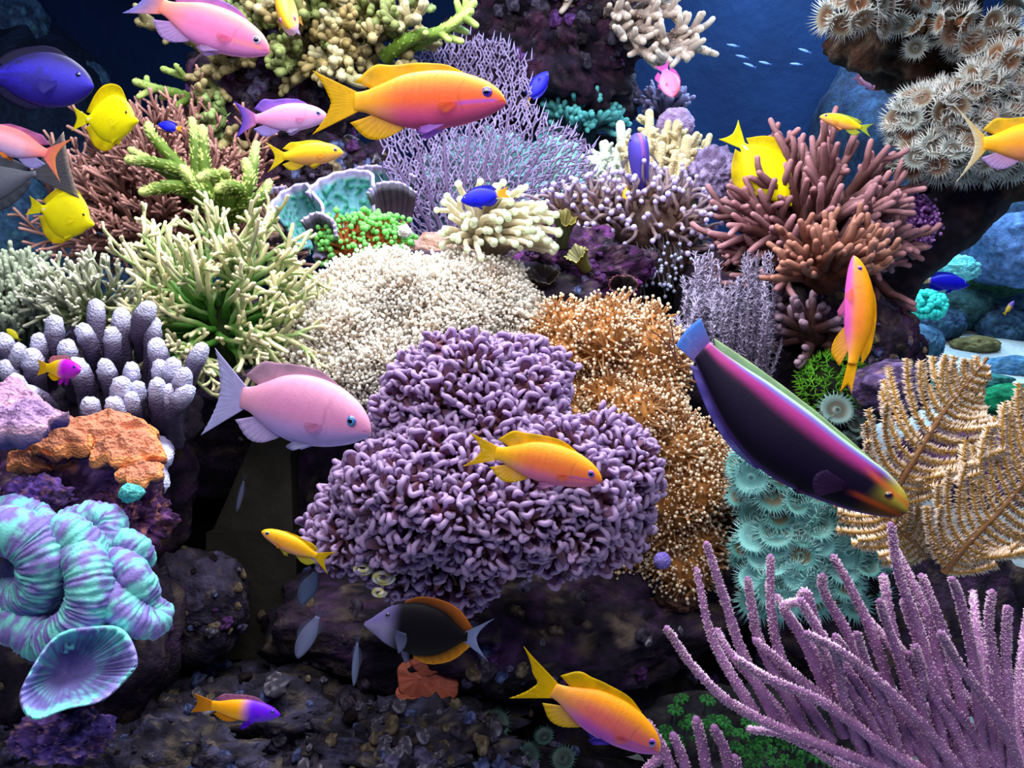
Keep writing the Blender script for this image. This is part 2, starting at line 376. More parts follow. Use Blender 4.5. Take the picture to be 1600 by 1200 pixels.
    def pectoral(s, u, z, L, h, cb, ct, out=.05, droop=-.3, both=True, **kw):
        y = s.at(u, 3)*.93
        for sg in ((1, -1) if both else (1,)):
            ts = np.linspace(1, -1, 6)
            base = [(u, z+h*.25*t) for t in ts]; tip = [(u+L*(1-.25*t*t-.15*(1-t)), z+droop*L+h*t) for t in ts]
            kw2 = dict(mat=M_FINC, rays=9, n=16, m=6); kw2.update(kw)
            s.fin('pectoral_fin', base, tip, cb, ct, y0=sg*y, out=sg*out, **kw2)
    def pelvic(s, u, L, cb, ct, drop=.1, y=.02, **kw):
        z = s.at(u, 2)
        for sg in (1, -1):
            s.fin('pelvic_fin', [(u, z+.02), (u+.03, z+.02), (u+.06, z+.02)], [(u+L*.75, z-drop), (u+L, z-drop*.75), (u+L*.85, z-drop*.2)], cb, ct, y0=sg*y, out=sg*.02, n=14, m=6, rays=6, **kw)

ANTH = [(0, .0, -.02, .008), (.015, .03, -.036, .022), (.05, .066, -.058, .038), (.12, .107, -.09, .056), (.25, .145, -.126, .07), (.40, .152, -.142, .07), (.53, .132, -.126, .056), (.64, .09, -.088, .038), (.72, .058, -.056, .024), (.78, .048, -.046, .014)]
TANG = [(0, -.02, -.045, .01), (.04, .005, -.068, .022), (.09, .035, -.092, .035), (.16, .13, -.15, .05), (.28, .215, -.205, .062), (.42, .245, -.235, .064), (.56, .2, -.2, .052), (.67, .115, -.12, .034), (.74, .05, -.052, .02), (.79, .035, -.035, .012)]
WRAS = [(0, .012, -.016, .012), (.015, .034, -.036, .026), (.06, .068, -.06, .044), (.15, .102, -.09, .062), (.3, .125, -.12, .072), (.46, .138, -.135, .074), (.62, .122, -.118, .06), (.75, .088, -.084, .042), (.84, .06, -.058, .026), (.9, .045, -.044, .016)]
GRAM = [(0, .004, -.008, .006), (.03, .035, -.035, .022), (.1, .075, -.07, .042), (.22, .112, -.108, .058), (.38, .122, -.122, .06), (.55, .1, -.1, .046), (.68, .066, -.066, .028), (.78, .052, -.052, .016)]
DAMS = [(0, .0, -.01, .008), (.03, .045, -.045, .024), (.1, .105, -.1, .045), (.22, .165, -.16, .062), (.38, .19, -.185, .064), (.55, .155, -.15, .05), (.68, .085, -.085, .03), (.76, .052, -.052, .018)]
SLIM = [(0, .002, -.004, .004), (.05, .03, -.03, .02), (.2, .065, -.065, .04), (.4, .075, -.075, .042), (.6, .055, -.055, .03), (.78, .022, -.022, .012)]
def anthias(label, nose, tail, D, top, mid, low, rear, fin, D2=None, up=(0, 1, 0), bend=0., bz=0., tailc=None, tipc=None, pelv=None, anal=None, fork=.55, th=.17, dors=None, iris='3340c8', ring='c050b0', face=None, cat='fish', name='anthias', pr=None, streak=None, eye=.028, tailtop=1., tailbot=1., finmat=None, dh=1.0, group=None, bend2=0., scales=.05):
    top, mid, low, rear, fin = [C(x) for x in (top, mid, low, rear, fin)]
    f = Fish(name, label, cat, nose, tail, D, D2, up, pr or ANTH, bend, bz, group, bend2)
    def colf(u, v, p):
        c = mix(low, mid, sstep(-.75, -.05, v)); c = mix(c, top, sstep(.05, .8, v)); c = mix(c, rear, sstep(.62, 1.0, u)*.9)
        if streak is not None:
            sl = np.exp(-((p[:, 2]-(-.012-.12*(-p[:, 0]-.05)))/.009)**2)*sstep(.02, .06, -p[:, 0])*(1-sstep(.2, .27, -p[:, 0])); c = mix(c, C(streak), sl*.75)
        mo = np.exp(-((p[:, 2]+.004+.35*(-p[:, 0]))/.0035)**2)*(1-sstep(.03, .05, -p[:, 0])); c = c*(1-.45*mo[:, None])
        gill = np.exp(-((-p[:, 0]-.195-.03*np.cos(v*2.2))/.006)**2)*(1-sstep(.5, .75, np.abs(v))); c = c*(1-.22*gill[:, None])
        n = vnoise(p*np.array([70, 20, 90])+9); sc = sstep(.2, .9, np.sin(p[:, 0]*330)*np.sin(p[:, 2]*330+p[:, 0]*120)); c = c*(1-scales*((.3+n)*sc*sstep(.2, .4, u)*sstep(-.6, .3, v))[:, None])
        return c
    f.body(colf, 110 if scales > .1 else 50, 96 if scales > .1 else 32)
    tc = C(tailc) if tailc else fin; tp = C(tipc) if tipc else tc
    f.tail(th, fork, tc, tp, top=tailtop, bot=tailbot, mat=finmat)
    dc = C(dors) if dors else fin
    f.dorsal(.2, .68, [.012*dh, .035*dh, .04*dh, .042*dh, .05*dh, .075*dh, .03*dh], mix(dc, top, .3), dc, lean=.08, rays=22, mat=finmat)
    ac = C(anal) if anal else fin
    f.dorsal(.5, .67, [.015, .07, .085, .03], mix(ac, low, .3), ac, lean=.1, name='anal_fin', sign=-1, rays=9, mat=finmat)
    pc = C(pelv) if pelv else low
    f.pelvic(.27, .17, pc, pc, drop=.05, mat=finmat)
    f.pectoral(.23, -.035, .11, .03, mid, mix(mid, top, .5), out=.02, droop=-.2)
    f.eye(.088, .026, eye, C(iris), C(ring), pupil=C('05051a'))
    return f
def yellow_tang(label, nose, tail, D, D2=None, up=(0, 1, 0), bend=0., group=None, hs=1., fat=1.1):
    y, d = C('f8ee00'), C('e0c400'); f = Fish('yellow_tang', label, 'fish', nose, tail, D, D2, up, [(a, b*fat, c*fat, e) for a, b, c, e in TANG], bend, 0, group)
    def colf(u, v, p):
        c = mix(C('d8d000'), y, sstep(-.9, -.3, v)); m = np.exp(-((p[:, 0]+.74)/.02)**2-((p[:, 2])/.008)**2); return mix(c, C('ffffff'), m)
    f.body(colf); f.tail(.135, .3, y, y, end=.98)
    f.dorsal(.2, .72, [.03*hs, .1*hs, .12*hs, .13*hs, .135*hs, .1*hs, .01], y, d, lean=.06, rays=26)
    f.dorsal(.3, .72, [.03, .08, .1, .105, .08, .01], y, d, lean=.06, name='anal_fin', sign=-1, rays=22)
    f.pelvic(.27, .1, y, y, drop=.06); f.pectoral(.24, -.03, .12, .05, y, y); f.eye(.15, .055, .022, C('2a2410'), C('c8b000'))
    return f
def blue_fish(label, nose, tail, D, D2=None, up=(0, 1, 0), bend=0., ytail=True, prof=DAMS, tailcol=None, name='damselfish', low='0a10c0', mid='0d12d8', top='0808a0', group=None, fork=.35):
    f = Fish(name, label, 'fish', nose, tail, D, D2, up, prof, bend, 0, group)
    tc = C(tailcol) if tailcol else (C('f0b400') if ytail else C('1018c8')); ub = prof[-1][0]
    def colf(u, v, p):
        c = mix(C(low), C(mid), sstep(-.8, 0, v)); c = mix(c, C(top), sstep(.2, .9, v))
        return mix(c, tc, sstep(.93, 1., u)) if ytail else c
    f.body(colf); f.tail(.12, fork, tc, tc); dc = C(top)*1.0
    f.dorsal(.2, .68, [.01, .03, .035, .04, .05, .06, .015], C(mid), dc, lean=.05, rays=20)
    f.dorsal(.45, .68, [.01, .05, .06, .015], C(mid), dc, lean=.05, name='anal_fin', sign=-1, rays=9)
    f.pelvic(.28, .12, C(mid), dc, drop=.06); f.pectoral(.23, -.02, .12, .04, C(mid), C(mid)*1.2); f.eye(.085, .035, .026, C('101040'), C('3040e0'))
    return f
def gramma(label, nose, tail, D, D2=None, front='b010e0', rear='ffb000', up=(0, 1, 0), split=.55, bend=0., group=None):
    f = Fish('dottyback', label, 'fish', nose, tail, D, D2, up, GRAM, bend, 0, group); a, b = C(front), C(rear)
    f.body(lambda u, v, p: mix(mix(a*.7, a, sstep(-.9, .2, v)), b, sstep(split-.12, split+.12, u)))
    f.tail(.11, .25, b, b); f.dorsal(.18, .68, [.01, .04, .045, .045, .05, .06, .02], mix(a, b, .5), mix(a, b, .5), lean=.05, rays=18)
    f.dorsal(.45, .68, [.01, .05, .055, .02], b, b, lean=.05, name='anal_fin', sign=-1, rays=8)
    f.pelvic(.26, .16, a, a, drop=.09); f.pectoral(.22, -.02, .12, .045, a, a); f.eye(.085, .03, .026, C('2030d0'), C('301060'))
    return f
def slim_fish(label, nose, tail, D, c='8a96c0', D2=None, up=(0, 1, 0), group=None, name='silver_fish', prof=SLIM, dark=None):
    f = Fish(name, label, 'fish', nose, tail, D, D2, up, prof, 0, 0, group); a = C(c)
    f.body(lambda u, v, p: mix(a, a*.6 if dark is None else C(dark), sstep(.1, .9, v)), n=20, k=14); f.tail(.09, .5, a, a, mat=M_FINC)
    f.dorsal(.3, .65, [.01, .05, .05, .02], a, a, lean=.05, rays=9, mat=M_FINC); f.dorsal(.45, .65, [.01, .04, .01], a, a, lean=.05, sign=-1, name='anal_fin', rays=6, mat=M_FINC)
    f.eye(.07, .012, .018, C('9098b0'), C('404860')); return f

# ------------------------------------------------------------------ the tank: sand floor and walls
def floor_z(x, y):
    return -.03+.275*sstep(1.02, 1.42, y)+.075*sstep(1.4, 2.2, y)
mb = MB(); nx, ny = 150, 150
gx, gy = np.meshgrid(np.linspace(-1.9, 2.1, nx), np.linspace(.12, 2.9, ny), indexing='ij')
gz = floor_z(gx, gy)+.02*fbm(np.stack([gx*5, gy*5, gx*0], -1), 4, 3)
v = np.stack([gx, gy, gz], -1).reshape(-1, 3); i = np.arange(nx-1)[:, None]*ny; j = np.arange(ny-1)[None]
q = np.stack([i+j, i+ny+j, i+ny+j+1, i+j+1], -1).reshape(-1, 4)
mb.add(v, q, None, mix(C('c4d0d0'), C('a4b0b4'), sstep(-.3, .4, fbm(v*9, 3, 8)))); struct('floor', mb, M_SAND)
def wall(name, a, b, h=1.75, z0=-.1, th=.05, c='0e2448'):
    a, b = np.array(a), np.array(b); n = np.array([-(b-a)[1], (b-a)[0]]); n = n/np.linalg.norm(n)*th
    v = [(p[0], p[1], z) for z in (z0, h) for p in (a, b, b+n, a+n)]
    mb = MB(); mb.add(v, [(0, 1, 5, 4), (1, 2, 6, 5), (2, 3, 7, 6), (3, 0, 4, 7), (4, 5, 6, 7), (3, 2, 1, 0)], None, C(c)); o = mb.build(name, M_WALL, smooth=False); o['kind'] = 'structure'
wall('wall_back', (-1.9, 2.9), (2.1, 2.9)); wall('wall_left', (-1.9, .12), (-1.9, 2.9)); wall('wall_right', (2.1, 2.9), (2.1, .12))

# ------------------------------------------------------------------ rock work
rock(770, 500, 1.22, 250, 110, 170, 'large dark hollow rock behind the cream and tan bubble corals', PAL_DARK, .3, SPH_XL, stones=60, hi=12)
rock(1030, 450, 1.36, 110, 90, 60, 'black rock at the back of the dark hollow', [C('0c0a12'), C('171220'), C('241a2c'), C('2a2228')], .25)
rock(905, 430, 1.13, 100, 70, 60, 'purple crusted rock holding the small olive cups', [C('180e1c'), C('3a2040'), C('7a3c88'), C('6a5060')], .4, SPH_XL, freq=2.8, stones=90, lo=3, hi=9, kinds=[3, 4, 4, 6])
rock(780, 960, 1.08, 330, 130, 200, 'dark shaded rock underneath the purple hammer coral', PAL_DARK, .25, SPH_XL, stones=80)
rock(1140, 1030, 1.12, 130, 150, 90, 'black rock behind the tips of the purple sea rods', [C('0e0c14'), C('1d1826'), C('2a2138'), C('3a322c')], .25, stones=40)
rock(850, 1240, .98, 210, 75, 90, 'low rock painted dark for shaded sand under the lowest orange fish', [C('0e0c14'), C('1d1a26'), C('2c2a3a'), C('3a362c')], .25, stones=50)  # added rock, near-black colours stand in for shade over the front sand
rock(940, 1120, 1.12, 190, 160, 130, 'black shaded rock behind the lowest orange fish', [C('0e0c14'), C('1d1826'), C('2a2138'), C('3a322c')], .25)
rock(470, 1150, .98, 330, 105, 180, 'broad rubble covered rock across the tank bottom', PAL_RUB, .4, SPH_XL, freq=5, stones=290, lo=5, hi=20, kinds=[0, 1, 2, 3, 5, 5, 6])
rock(290, 1060, 1.06, 110, 45, 60, 'low dim rubble mound left of the bottom dottyback', PAL_RUB, .4, SPH_L, freq=4, stones=60, kinds=[1, 3, 6])
rock(640, 1190, .86, 170, 90, 90, 'speckled rubble rock below the orange mushroom discs', PAL_RUB, .4, SPH_XL, freq=5, stones=290, lo=4, hi=16, kinds=[0, 1, 2, 2, 5, 5, 6, 3])
rock(230, 1230, .8, 200, 95, 90, 'bluish rubble rock below the lower left coral bowl', PAL_RUB, .3, SPH_XL, freq=4, stones=160, lo=4, hi=18, kinds=[0, 1, 1, 5, 6, 3])
rock(560, 760, 1.15, 120, 170, 80, 'dim brown rock wall left of the purple hammer coral', PAL_DARK, .28)
rock(120, 1000, .88, 140, 240, 90, 'dark rock column behind the teal folded brain coral', PAL_DARK, .3, stones=50)
rock(90, 790, .96, 120, 90, 70, 'purple brown rock behind the orange plate coral', PAL_PURP, .3)
rock(170, 760, 1.04, 150, 170, 80, 'dark rock underneath the purple finger coral', PAL_DARK, .25)
rock(300, 945, .98, 100, 90, 60, 'dim mauve boulder at the foot of the grey pedestal', [C('201c2c'), C('3a3448'), C('4c4662'), C('544a4a')], .25, stones=50)
rock(330, 610, 1.25, 330, 160, 130, 'shadowy rock below the large cream branching coral', PAL_DARK, .25, SPH_XL, stones=40)
rock(430, 170, 1.42, 130, 200, 90, 'dark purple rock inside the olive staghorn thicket', [C('140d1a'), C('2c1a30'), C('5a3358'), C('6a5560')], .4, SPH_XL, freq=2.6, stones=120, kinds=[3, 4, 6, 0])
rock(540, 290, 1.38, 130, 70, 70, 'mottled dark rock above the teal plate coral', PAL_DARK, .35, SPH_XL, freq=2.8, stones=90)
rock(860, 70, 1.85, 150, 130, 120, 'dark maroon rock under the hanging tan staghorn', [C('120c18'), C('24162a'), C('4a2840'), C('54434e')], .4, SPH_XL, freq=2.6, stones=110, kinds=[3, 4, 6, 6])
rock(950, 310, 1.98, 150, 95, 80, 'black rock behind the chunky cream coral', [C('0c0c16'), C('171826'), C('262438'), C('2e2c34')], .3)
rock(1180, 560, 1.2, 130, 170, 80, 'brown black rock behind the grey bushy gorgonian', PAL_DARK, .3)
rock(1330, 560, 1.18, 110, 110, 80, 'dark crusted rock below the brown staghorn', PAL_DARK, .32, SPH_XL, stones=90, hi=10)
rock(1390, 605, .98, 60, 42, 40, 'rounded lavender rock above the yellow feather gorgonian', [C('3a2c4c'), C('5a4672'), C('8270a4'), C('9a7c80')], .22)
rock(1290, 860, .98, 170, 130, 80, 'dark rock carrying the teal button polyps', PAL_DARK, .22)
rock(1520, 720, 1.02, 130, 70, 60, 'purple encrusted rock behind the two feather gorgonians', PAL_PURP, .28)
rock(1440, 980, .95, 230, 150, 60, 'black brown rock behind the purple sea rods', PAL_DARK, .22)
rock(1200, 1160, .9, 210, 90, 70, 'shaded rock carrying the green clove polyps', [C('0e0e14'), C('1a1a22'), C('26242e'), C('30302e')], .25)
rock(95, 1150, .66, 75, 42, 40, 'small violet crusted stone at the lower left corner', [C('2c1f4c'), C('5c4390'), C('9a72c8'), C('c08a8a')], .35, SPH_L, freq=3.4)
rock(205, 810, .74, 62, 55, 40, 'maroon knobbly stone above the teal brain coral', [C('241430'), C('4a2850'), C('7a4a8c'), C('a06858')], .4, SPH_XL, freq=3.6)
rock(5, 1195, .84, 110, 70, 60, 'dark rubble rock in the bottom left corner', PAL_RUB, .35, SPH_L, freq=4, stones=80, kinds=[0, 1, 3, 6])
# distant rocks, haze painted blue: upper left and the sandy clearing on the right
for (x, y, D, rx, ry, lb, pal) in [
    (1625, 330, 2.6, 130, 330, 'tall haze blue rock wall behind the right boulder', [C('1c2c48'), C('2a4060'), C('345074'), C('2c4858')]), (60, 290, 2.6, 130, 260, 'tall navy rock wall in the left distance', [C('0c1422'), C('141f36'), C('1c2c46'), C('18283a')]), (815, 220, 2.35, 70, 190, 'haze blue rock column behind the sea fan', PAL_HAZE),
    (30, 60, 2.45, 45, 70, 'faint haze blue rock in the top left distance', PAL_HAZE), (110, 130, 2.6, 60, 40, 'haze navy rock behind the violet tang', PAL_HAZE),
    (20, 380, 2.1, 90, 120, 'blue grey rock behind the left yellow tang', PAL_HAZE), (220, 380, 2.3, 150, 170, 'dark distant rock behind the pink bird nest coral', PAL_HAZE),
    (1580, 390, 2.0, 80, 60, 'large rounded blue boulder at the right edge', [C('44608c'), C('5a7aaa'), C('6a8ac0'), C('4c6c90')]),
    (1530, 400, 2.35, 110, 110, 'broad haze blue rock left of the right boulder', PAL_HAZE), (1430, 540, 1.75, 42, 38, 'smooth slate blue stone right of the rock arch', [C('3c6080'), C('4a7090'), C('527898'), C('466a80')]),
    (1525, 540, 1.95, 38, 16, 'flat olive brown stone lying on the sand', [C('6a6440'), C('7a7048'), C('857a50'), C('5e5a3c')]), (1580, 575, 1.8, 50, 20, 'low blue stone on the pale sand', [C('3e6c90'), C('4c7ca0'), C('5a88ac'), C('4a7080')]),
    (1500, 485, 2.1, 60, 34, 'dark teal rock at the sand edge', [C('2c4c54'), C('3a5e60'), C('466c64'), C('38504c')]), (1570, 510, 2.05, 45, 30, 'knobbly navy rock right of the teal rock', PAL_HAZE),
    (1470, 505, 2.0, 40, 25, 'small rough blue rock beside the arch', PAL_HAZE), (1545, 440, 2.2, 70, 26, 'green algae covered rock in the right distance', [C('2f5c4a'), C('3f7258'), C('4c8060'), C('3a6250')]),
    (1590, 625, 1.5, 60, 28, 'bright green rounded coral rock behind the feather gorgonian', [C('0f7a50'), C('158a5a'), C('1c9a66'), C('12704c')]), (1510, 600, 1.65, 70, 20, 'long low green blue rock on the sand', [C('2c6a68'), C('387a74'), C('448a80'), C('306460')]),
    (1585, 110, 2.1, 40, 60, 'pale haze blue rock behind the polyp pillar', PAL_HAZE), (1345, 300, 2.5, 75, 250, 'faint haze navy rock left of the polyp pillar', [C('121e34'), C('1c2e4c'), C('26405e'), C('1e3648')]), (800, 45, 2.2, 60, 40, 'smooth grey blue rock above the sea fan', PAL_HAZE)]:
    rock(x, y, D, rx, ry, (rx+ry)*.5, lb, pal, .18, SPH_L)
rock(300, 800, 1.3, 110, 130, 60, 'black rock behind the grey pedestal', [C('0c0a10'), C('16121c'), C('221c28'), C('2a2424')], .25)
# grey pedestal
b0 = P(395, 1030, 1.1); root = thing('display_pedestal', 'dim grey tapered pedestal under the pale pink fish', 'pedestal', b0)
def pxbox(mb, quad, D, dz, c):
    v = [P(x, y, D) for x, y in quad]+[P(x, y, D)+FWD*dz for x, y in quad]
    mb.add(v, [(3, 2, 1, 0), (4, 5, 6, 7), (0, 1, 5, 4), (1, 2, 6, 5), (2, 3, 7, 6), (3, 0, 4, 7)], None, c)
mb = MB(); pxbox(mb, [(402, 670), (452, 670), (458, 835), (330, 835)], 1.06, .1, C('3c3a34')); mb.build('shaft', M_PED, root, smooth=False)
mb = MB(); pxbox(mb, [(322, 832), (462, 832), (465, 1030), (322, 1030)], 1.05, .12, C('302e28')); mb.build('plinth', M_PED, root, smooth=False)

# rock arch and polyp pillar, upper right
def buttons(root, spots, mesh_variants, r, D, part='polyp', tilt=.35):
    for (p, nrm_, sc) in spots:
        d = nrm(nrm_+rng.normal(0, tilt, 3)); fr = frames(d[None], np.array([random.random()*6.28]))[0]*S(r, D)*sc
        o = bpy.data.objects.new(part, random.choice(mesh_variants)); COL.objects.link(o); o.parent = root
        q = p-np.array(root['_b']); o.matrix_local = Matrix([[*fr[0], q[0]], [*fr[1], q[1]], [*fr[2], q[2]], [0, 0, 0, 1]])
def button_mesh(name, disc, mid, fringe, tipc, cup=.15, nf=34, flen=.55):
    """button polyp: stalk, concave disc with raised mouth, two rows of fringe tentacles"""
    mb = MB(); k = 24
    mb.tube(np.array([[0, 0, -.9], [0, 0, -.5], [0, 0, -.15]]), [.35, .4, .6], [disc*.6, disc*.7, disc], k=12, tip=False)
    rs = np.array([.6, .95, 1., .92, .75, .5, .3, .16, .1]); zs = np.array([-.15, -.02, .05, .1, .05, -.02, -.05, .0, .06])*np.array([1, 1, 1, 1, 1, 1+cup, 1+cup, 1, 1])
    a = np.arange(k)*2*math.pi/k; v = np.stack([np.outer(rs, np.cos(a)), np.outer(rs, np.sin(a)), np.repeat(zs[:, None], k, 1)], -1).reshape(-1, 3)
    i = np.arange(len(rs)-1)[:, None]*k; j = np.arange(k)[None]; j2 = (j+1) % k; q = np.stack([i+j, i+j2, i+k+j2, i+k+j], -1).reshape(-1, 4)
    v = np.vstack([v, [0, 0, .03]]); n = len(rs)*k; t = [((len(rs)-1)*k+x, (len(rs)-1)*k+(x+1) % k, n) for x in range(k)]
    cr = np.array([disc*.8, mid, fringe*.8, mid, mid, disc, disc, mid, disc*.5]); mb.add(v, q, t, np.vstack([np.repeat(cr, k, 0), [disc*.4]]))
    for row, (rad, el, nn) in enumerate(((.95, .35, nf), (.85, .9, nf-6))):
        aa = (np.arange(nn)+row*.5)*2*math.pi/nn+rng.normal(0, .05, nn); out = np.stack([np.cos(aa), np.sin(aa), np.full(nn, el)+rng.normal(0, .25, nn)], -1)
        spikes(mb, np.stack([rad*np.cos(aa), rad*np.sin(aa), np.full(nn, .05)], -1), out, .055, flen*(.8+.4*rng.random(nn)), fringe, tipc)
    return mb.mesh(name, M_POLYP)
V_ZO = [button_mesh('button_polyp', C(a), C(b), C('c8d0cc'), C('ffffff'), nf=30, flen=.72) for a, b in (('7a5a42', '9c9484'), ('6a6458', '94a09c'), ('8a5c3c', 'a8988a'))]
V_TE = [button_mesh('teal_polyp', C(a), C(b), C('84d0d0'), C('e0fffc'), nf=34, flen=.6) for a, b in (('6a9a90', '84ccc4'), ('8a8060', '70c0b8'), ('80c8c8', '9ce4e0'))]
def on_ellipsoid(c, R, n, ymin=-.9, zmin=-.1, seed=0, amp=0.):
    d = fib(n*3); d = d[(d[:, 2] > zmin) & (d[:, 1] > ymin)]; d = d[rng.permutation(len(d))[:n]]
    e = d*R; p = c+e[:, :1]*RT+e[:, 1:2]*UP-e[:, 2:3]*FWD; g = d/R; nn = nrm(g[:, :1]*RT+g[:, 1:2]*UP-g[:, 2:3]*FWD); return p, nn
D = 1.22; k = D/F
root = thing('polyp_rock', 'rock pillar covered in cream fringed button polyps at top right', 'coral', P(1480, 300, D))
noisy_tube([P(1400, -70, 1.25), P(1420, 20, 1.25), P(1475, 110, 1.25), P(1495, 190, 1.25), P(1500, 270, 1.27)], np.array([105, 92, 66, 84, 80])*k, [C('0e0a0c'), C('241814'), C('4a3024'), C('6a5a4c')], .5, 61, 90, 60, 18.).build('rock_core', M_ROCK, root)
PIL = [((1325, 30), 50, 50, 16), ((1420, 5), 70, 45, 16), ((1515, 30), 55, 70, 26), ((1450, 60), 40, 30, 8), ((1545, 115), 48, 70, 24), ((1450, 195), 70, 50, 30), ((1540, 205), 75, 75, 40), ((1470, 250), 80, 45, 26), ((1500, 160), 65, 45, 22)]
for (cxy, a, b, n) in PIL:
    p, nn = on_ellipsoid(P(cxy[0], cxy[1], D-.05), np.array([a, b, 75])*k, n, zmin=.05)
    buttons(root, [(p[x], nn[x]+np.array([0, -.2, .25]), .8+.5*random.random()) for x in range(n)], V_ZO, 16, D)
root = thing('rock_arch', 'black rock arch sloping down from the polyp pillar', 'rock', P(1360, 600, 1.27))
noisy_tube([P(1680, 200, 1.27), P(1590, 245, 1.27), P(1515, 300, 1.27), P(1450, 365, 1.27), P(1400, 430, 1.27), P(1365, 510, 1.27), P(1320, 620, 1.27)], np.array([42, 44, 56, 58, 46, 44, 62])*k, [C('0c0a10'), C('16121c'), C('241a2c'), C('33242c')], .32, 77).build('rock_body', M_ROCK, root)
p, nn = on_ellipsoid(P(1430, 348, 1.185), np.array([34, 40, 12])*k, 420, zmin=-.2); mb = MB(); beads(mb, p+rng.normal(0, .0035, p.shape), S(2.8, 1.2)*(.5+.8*rng.random(len(p))), mix(C('4a1c60'), C('c890e4'), rng.random(len(p))**1.6))
mb.add(*[z for z in (lambda m: (m.v[0], m.q[0], m.t[0], m.c[0]))(rock_mb(P(1430, 348, 1.195), np.array([32, 38, 8])*k, [C('4a1c5c'), C('7a3c9c'), C('a05cc0'), C('b0304a')], .2, 5, SPH_M))]); mb.build('purple_crust', M_CORAL, root, kind='stuff')

# teal button polyps below the dark wrasse
root = thing('teal_button_polyps', 'mat of pale teal fringed button polyps below the dark wrasse', 'coral', P(1260, 930, .92))
mb = rock_mb(P(1255, 835, .95), np.array([110, 105, 40])*.95/F, PAL_DARK, .15, 91); mb.build('rock_core', M_ROCK, root)
for (cx, cy, a, b, n) in [(1255, 770, 110, 60, 26), (1260, 850, 115, 65, 30), (1220, 900, 80, 55, 14), (1330, 890, 70, 70, 12), (1180, 730, 45, 50, 8)]:
    p, nn = on_ellipsoid(P(cx, cy, .93), np.array([a, b, 50])*.93/F, n, zmin=.15)
    buttons(root, [(p[x], nn[x]+np.array([0, -.35, .45]), .75+.55*random.random()) for x in range(n)], V_TE, 22, .9, tilt=.3)
root = thing('mushroom_polyps', 'small cluster of grey green fringed polyps above the dark wrasse', 'coral', P(1325, 690, 1.0))
mb = rock_mb(P(1325, 680, 1.03), np.array([45, 40, 20])*1.03/F, PAL_DARK, .15, 92, SPH_M); mb.build('rock_core', M_ROCK, root)
buttons(root, [(P(x, y, 1.0), cv(rng.normal(0, .2), .4, 1), s_) for x, y, s_ in ((1308, 640, 1.3), (1335, 662, .75), (1350, 682, .9), (1295, 665, .8), (1290, 690, 1.), (1358, 655, .6), (1325, 690, .8))], [button_mesh('pale_polyp', C('5a5c50'), C('7ea09c'), C('688c88'), C('a8c8c4'), nf=30, flen=.35)], 20, 1.0)
mbg = thing('green_star_polyps', 'patch of bright green star polyps under the vertical orange fish', 'coral', P(1300, 640, 1.08))
mb = rock_mb(P(1300, 605, 1.1), np.array([48, 40, 25])*1.1/F, [C('202818'), C('2c3c1c'), C('3a2c44'), C('3c4a20')], .15, 93, SPH_M); mb.build('rock_core', M_ROCK, mbg)
p, nn = on_ellipsoid(P(1300, 600, 1.08), np.array([48, 40, 26])*1.08/F, 110, zmin=-.1); mb = MB()
for a in range(7):
    spikes(mb, p+nn*.004, nn+rng.normal(0, .8, p.shape), S(1.6, 1.08), S(14, 1.08), C('2c8a20'), C('9cf03c'))
mb.build('polyps', M_POLYP, mbg, kind='stuff')

# ------------------------------------------------------------------ fleshy corals in the centre
def lump_core(root, lumps, D, pal, shrink=.86, seed=0):
    for i, (cx, cy, dz, a, b, c_) in enumerate(lumps):
        rock_mb(P(cx, cy, D+dz), np.array([a, b, c_])*D/F*shrink, pal, .1, seed+i, SPH_M if a < 60 else SPH_L).build('fleshy_base', M_CORAL, root)
def lump_points(lumps, D, dens, ymin=-.6, zmin=-.15, keep=.8):
    """even points over a union of ellipsoids, those inside another lump dropped"""
    PT = []; NN = []; k = D/F
    for i, (cx, cy, dz, a, b, c_) in enumerate(lumps):
        n = int(dens*(a*b+b*c_+a*c_)/3); d = fib(n*2); d = d[(d[:, 2] > zmin) & (d[:, 1] > ymin)]
        R = np.array([a, b, c_])*k; e = d*R; c = P(cx, cy, D+dz); p = c+e[:, :1]*RT+e[:, 1:2]*UP-e[:, 2:3]*FWD
        ok = np.ones(len(p), bool)
        for j, (x2, y2, dz2, a2, b2, c2) in enumerate(lumps):
            if j == i: continue
            w = p-P(x2, y2, D+dz2); l = np.stack([w@RT, w@UP, -(w@FWD)], -1)/(np.array([a2, b2, c2])*k)
            ok &= (l**2).sum(1) > keep
        g = d/R; nn = nrm(g[:, :1]*RT+g[:, 1:2]*UP-g[:, 2:3]*FWD); PT.append(p[ok]); NN.append(nn[ok])
    return np.vstack(PT), np.vstack(NN)
def hammer_mesh(w, bend, seed, cs, cm, ct):
    """one hammer tentacle, unit length: stalk widening into a fan with a thick curved lip"""
    mb = MB(); th = np.linspace(-1, 1, 9); n = 5
    lip = np.stack([w*th*(1-.1*th**2), bend*(th**2)*.35+.08*np.sin(th*3+seed), 1-.28*np.abs(th)**2.2], -1)
    base = np.stack([.13*th, np.zeros(9), np.zeros(9)], -1)
    for sgn in (1,):
        w_ = np.linspace(0, 1, n)[:, None, None]; curve = w_**1.6
        A = base[None]*(1-curve)+lip[None]*curve; A[..., 2] = (base[None, :, 2]*(1-w_[..., 0])+lip[None, :, 2]*w_[..., 0])
        th_ = np.linspace(.11, .045, n)[:, None]*np.ones((1, 9))*(1-.5*th[None]**4); v, q = grid_shell(A, th_)
        c = np.repeat(mix(cs, cm, np.linspace(0, 1, n)**1.3), 9, axis=0); mb.add(v, q, None, np.vstack([c, c]))
    mb.tube(lip, .11*(1-.3*th**2), mix(cm, ct, .6*np.ones(9)), k=7, ref=np.array([0, 1., 0.01]), cap0=True)
    return mb
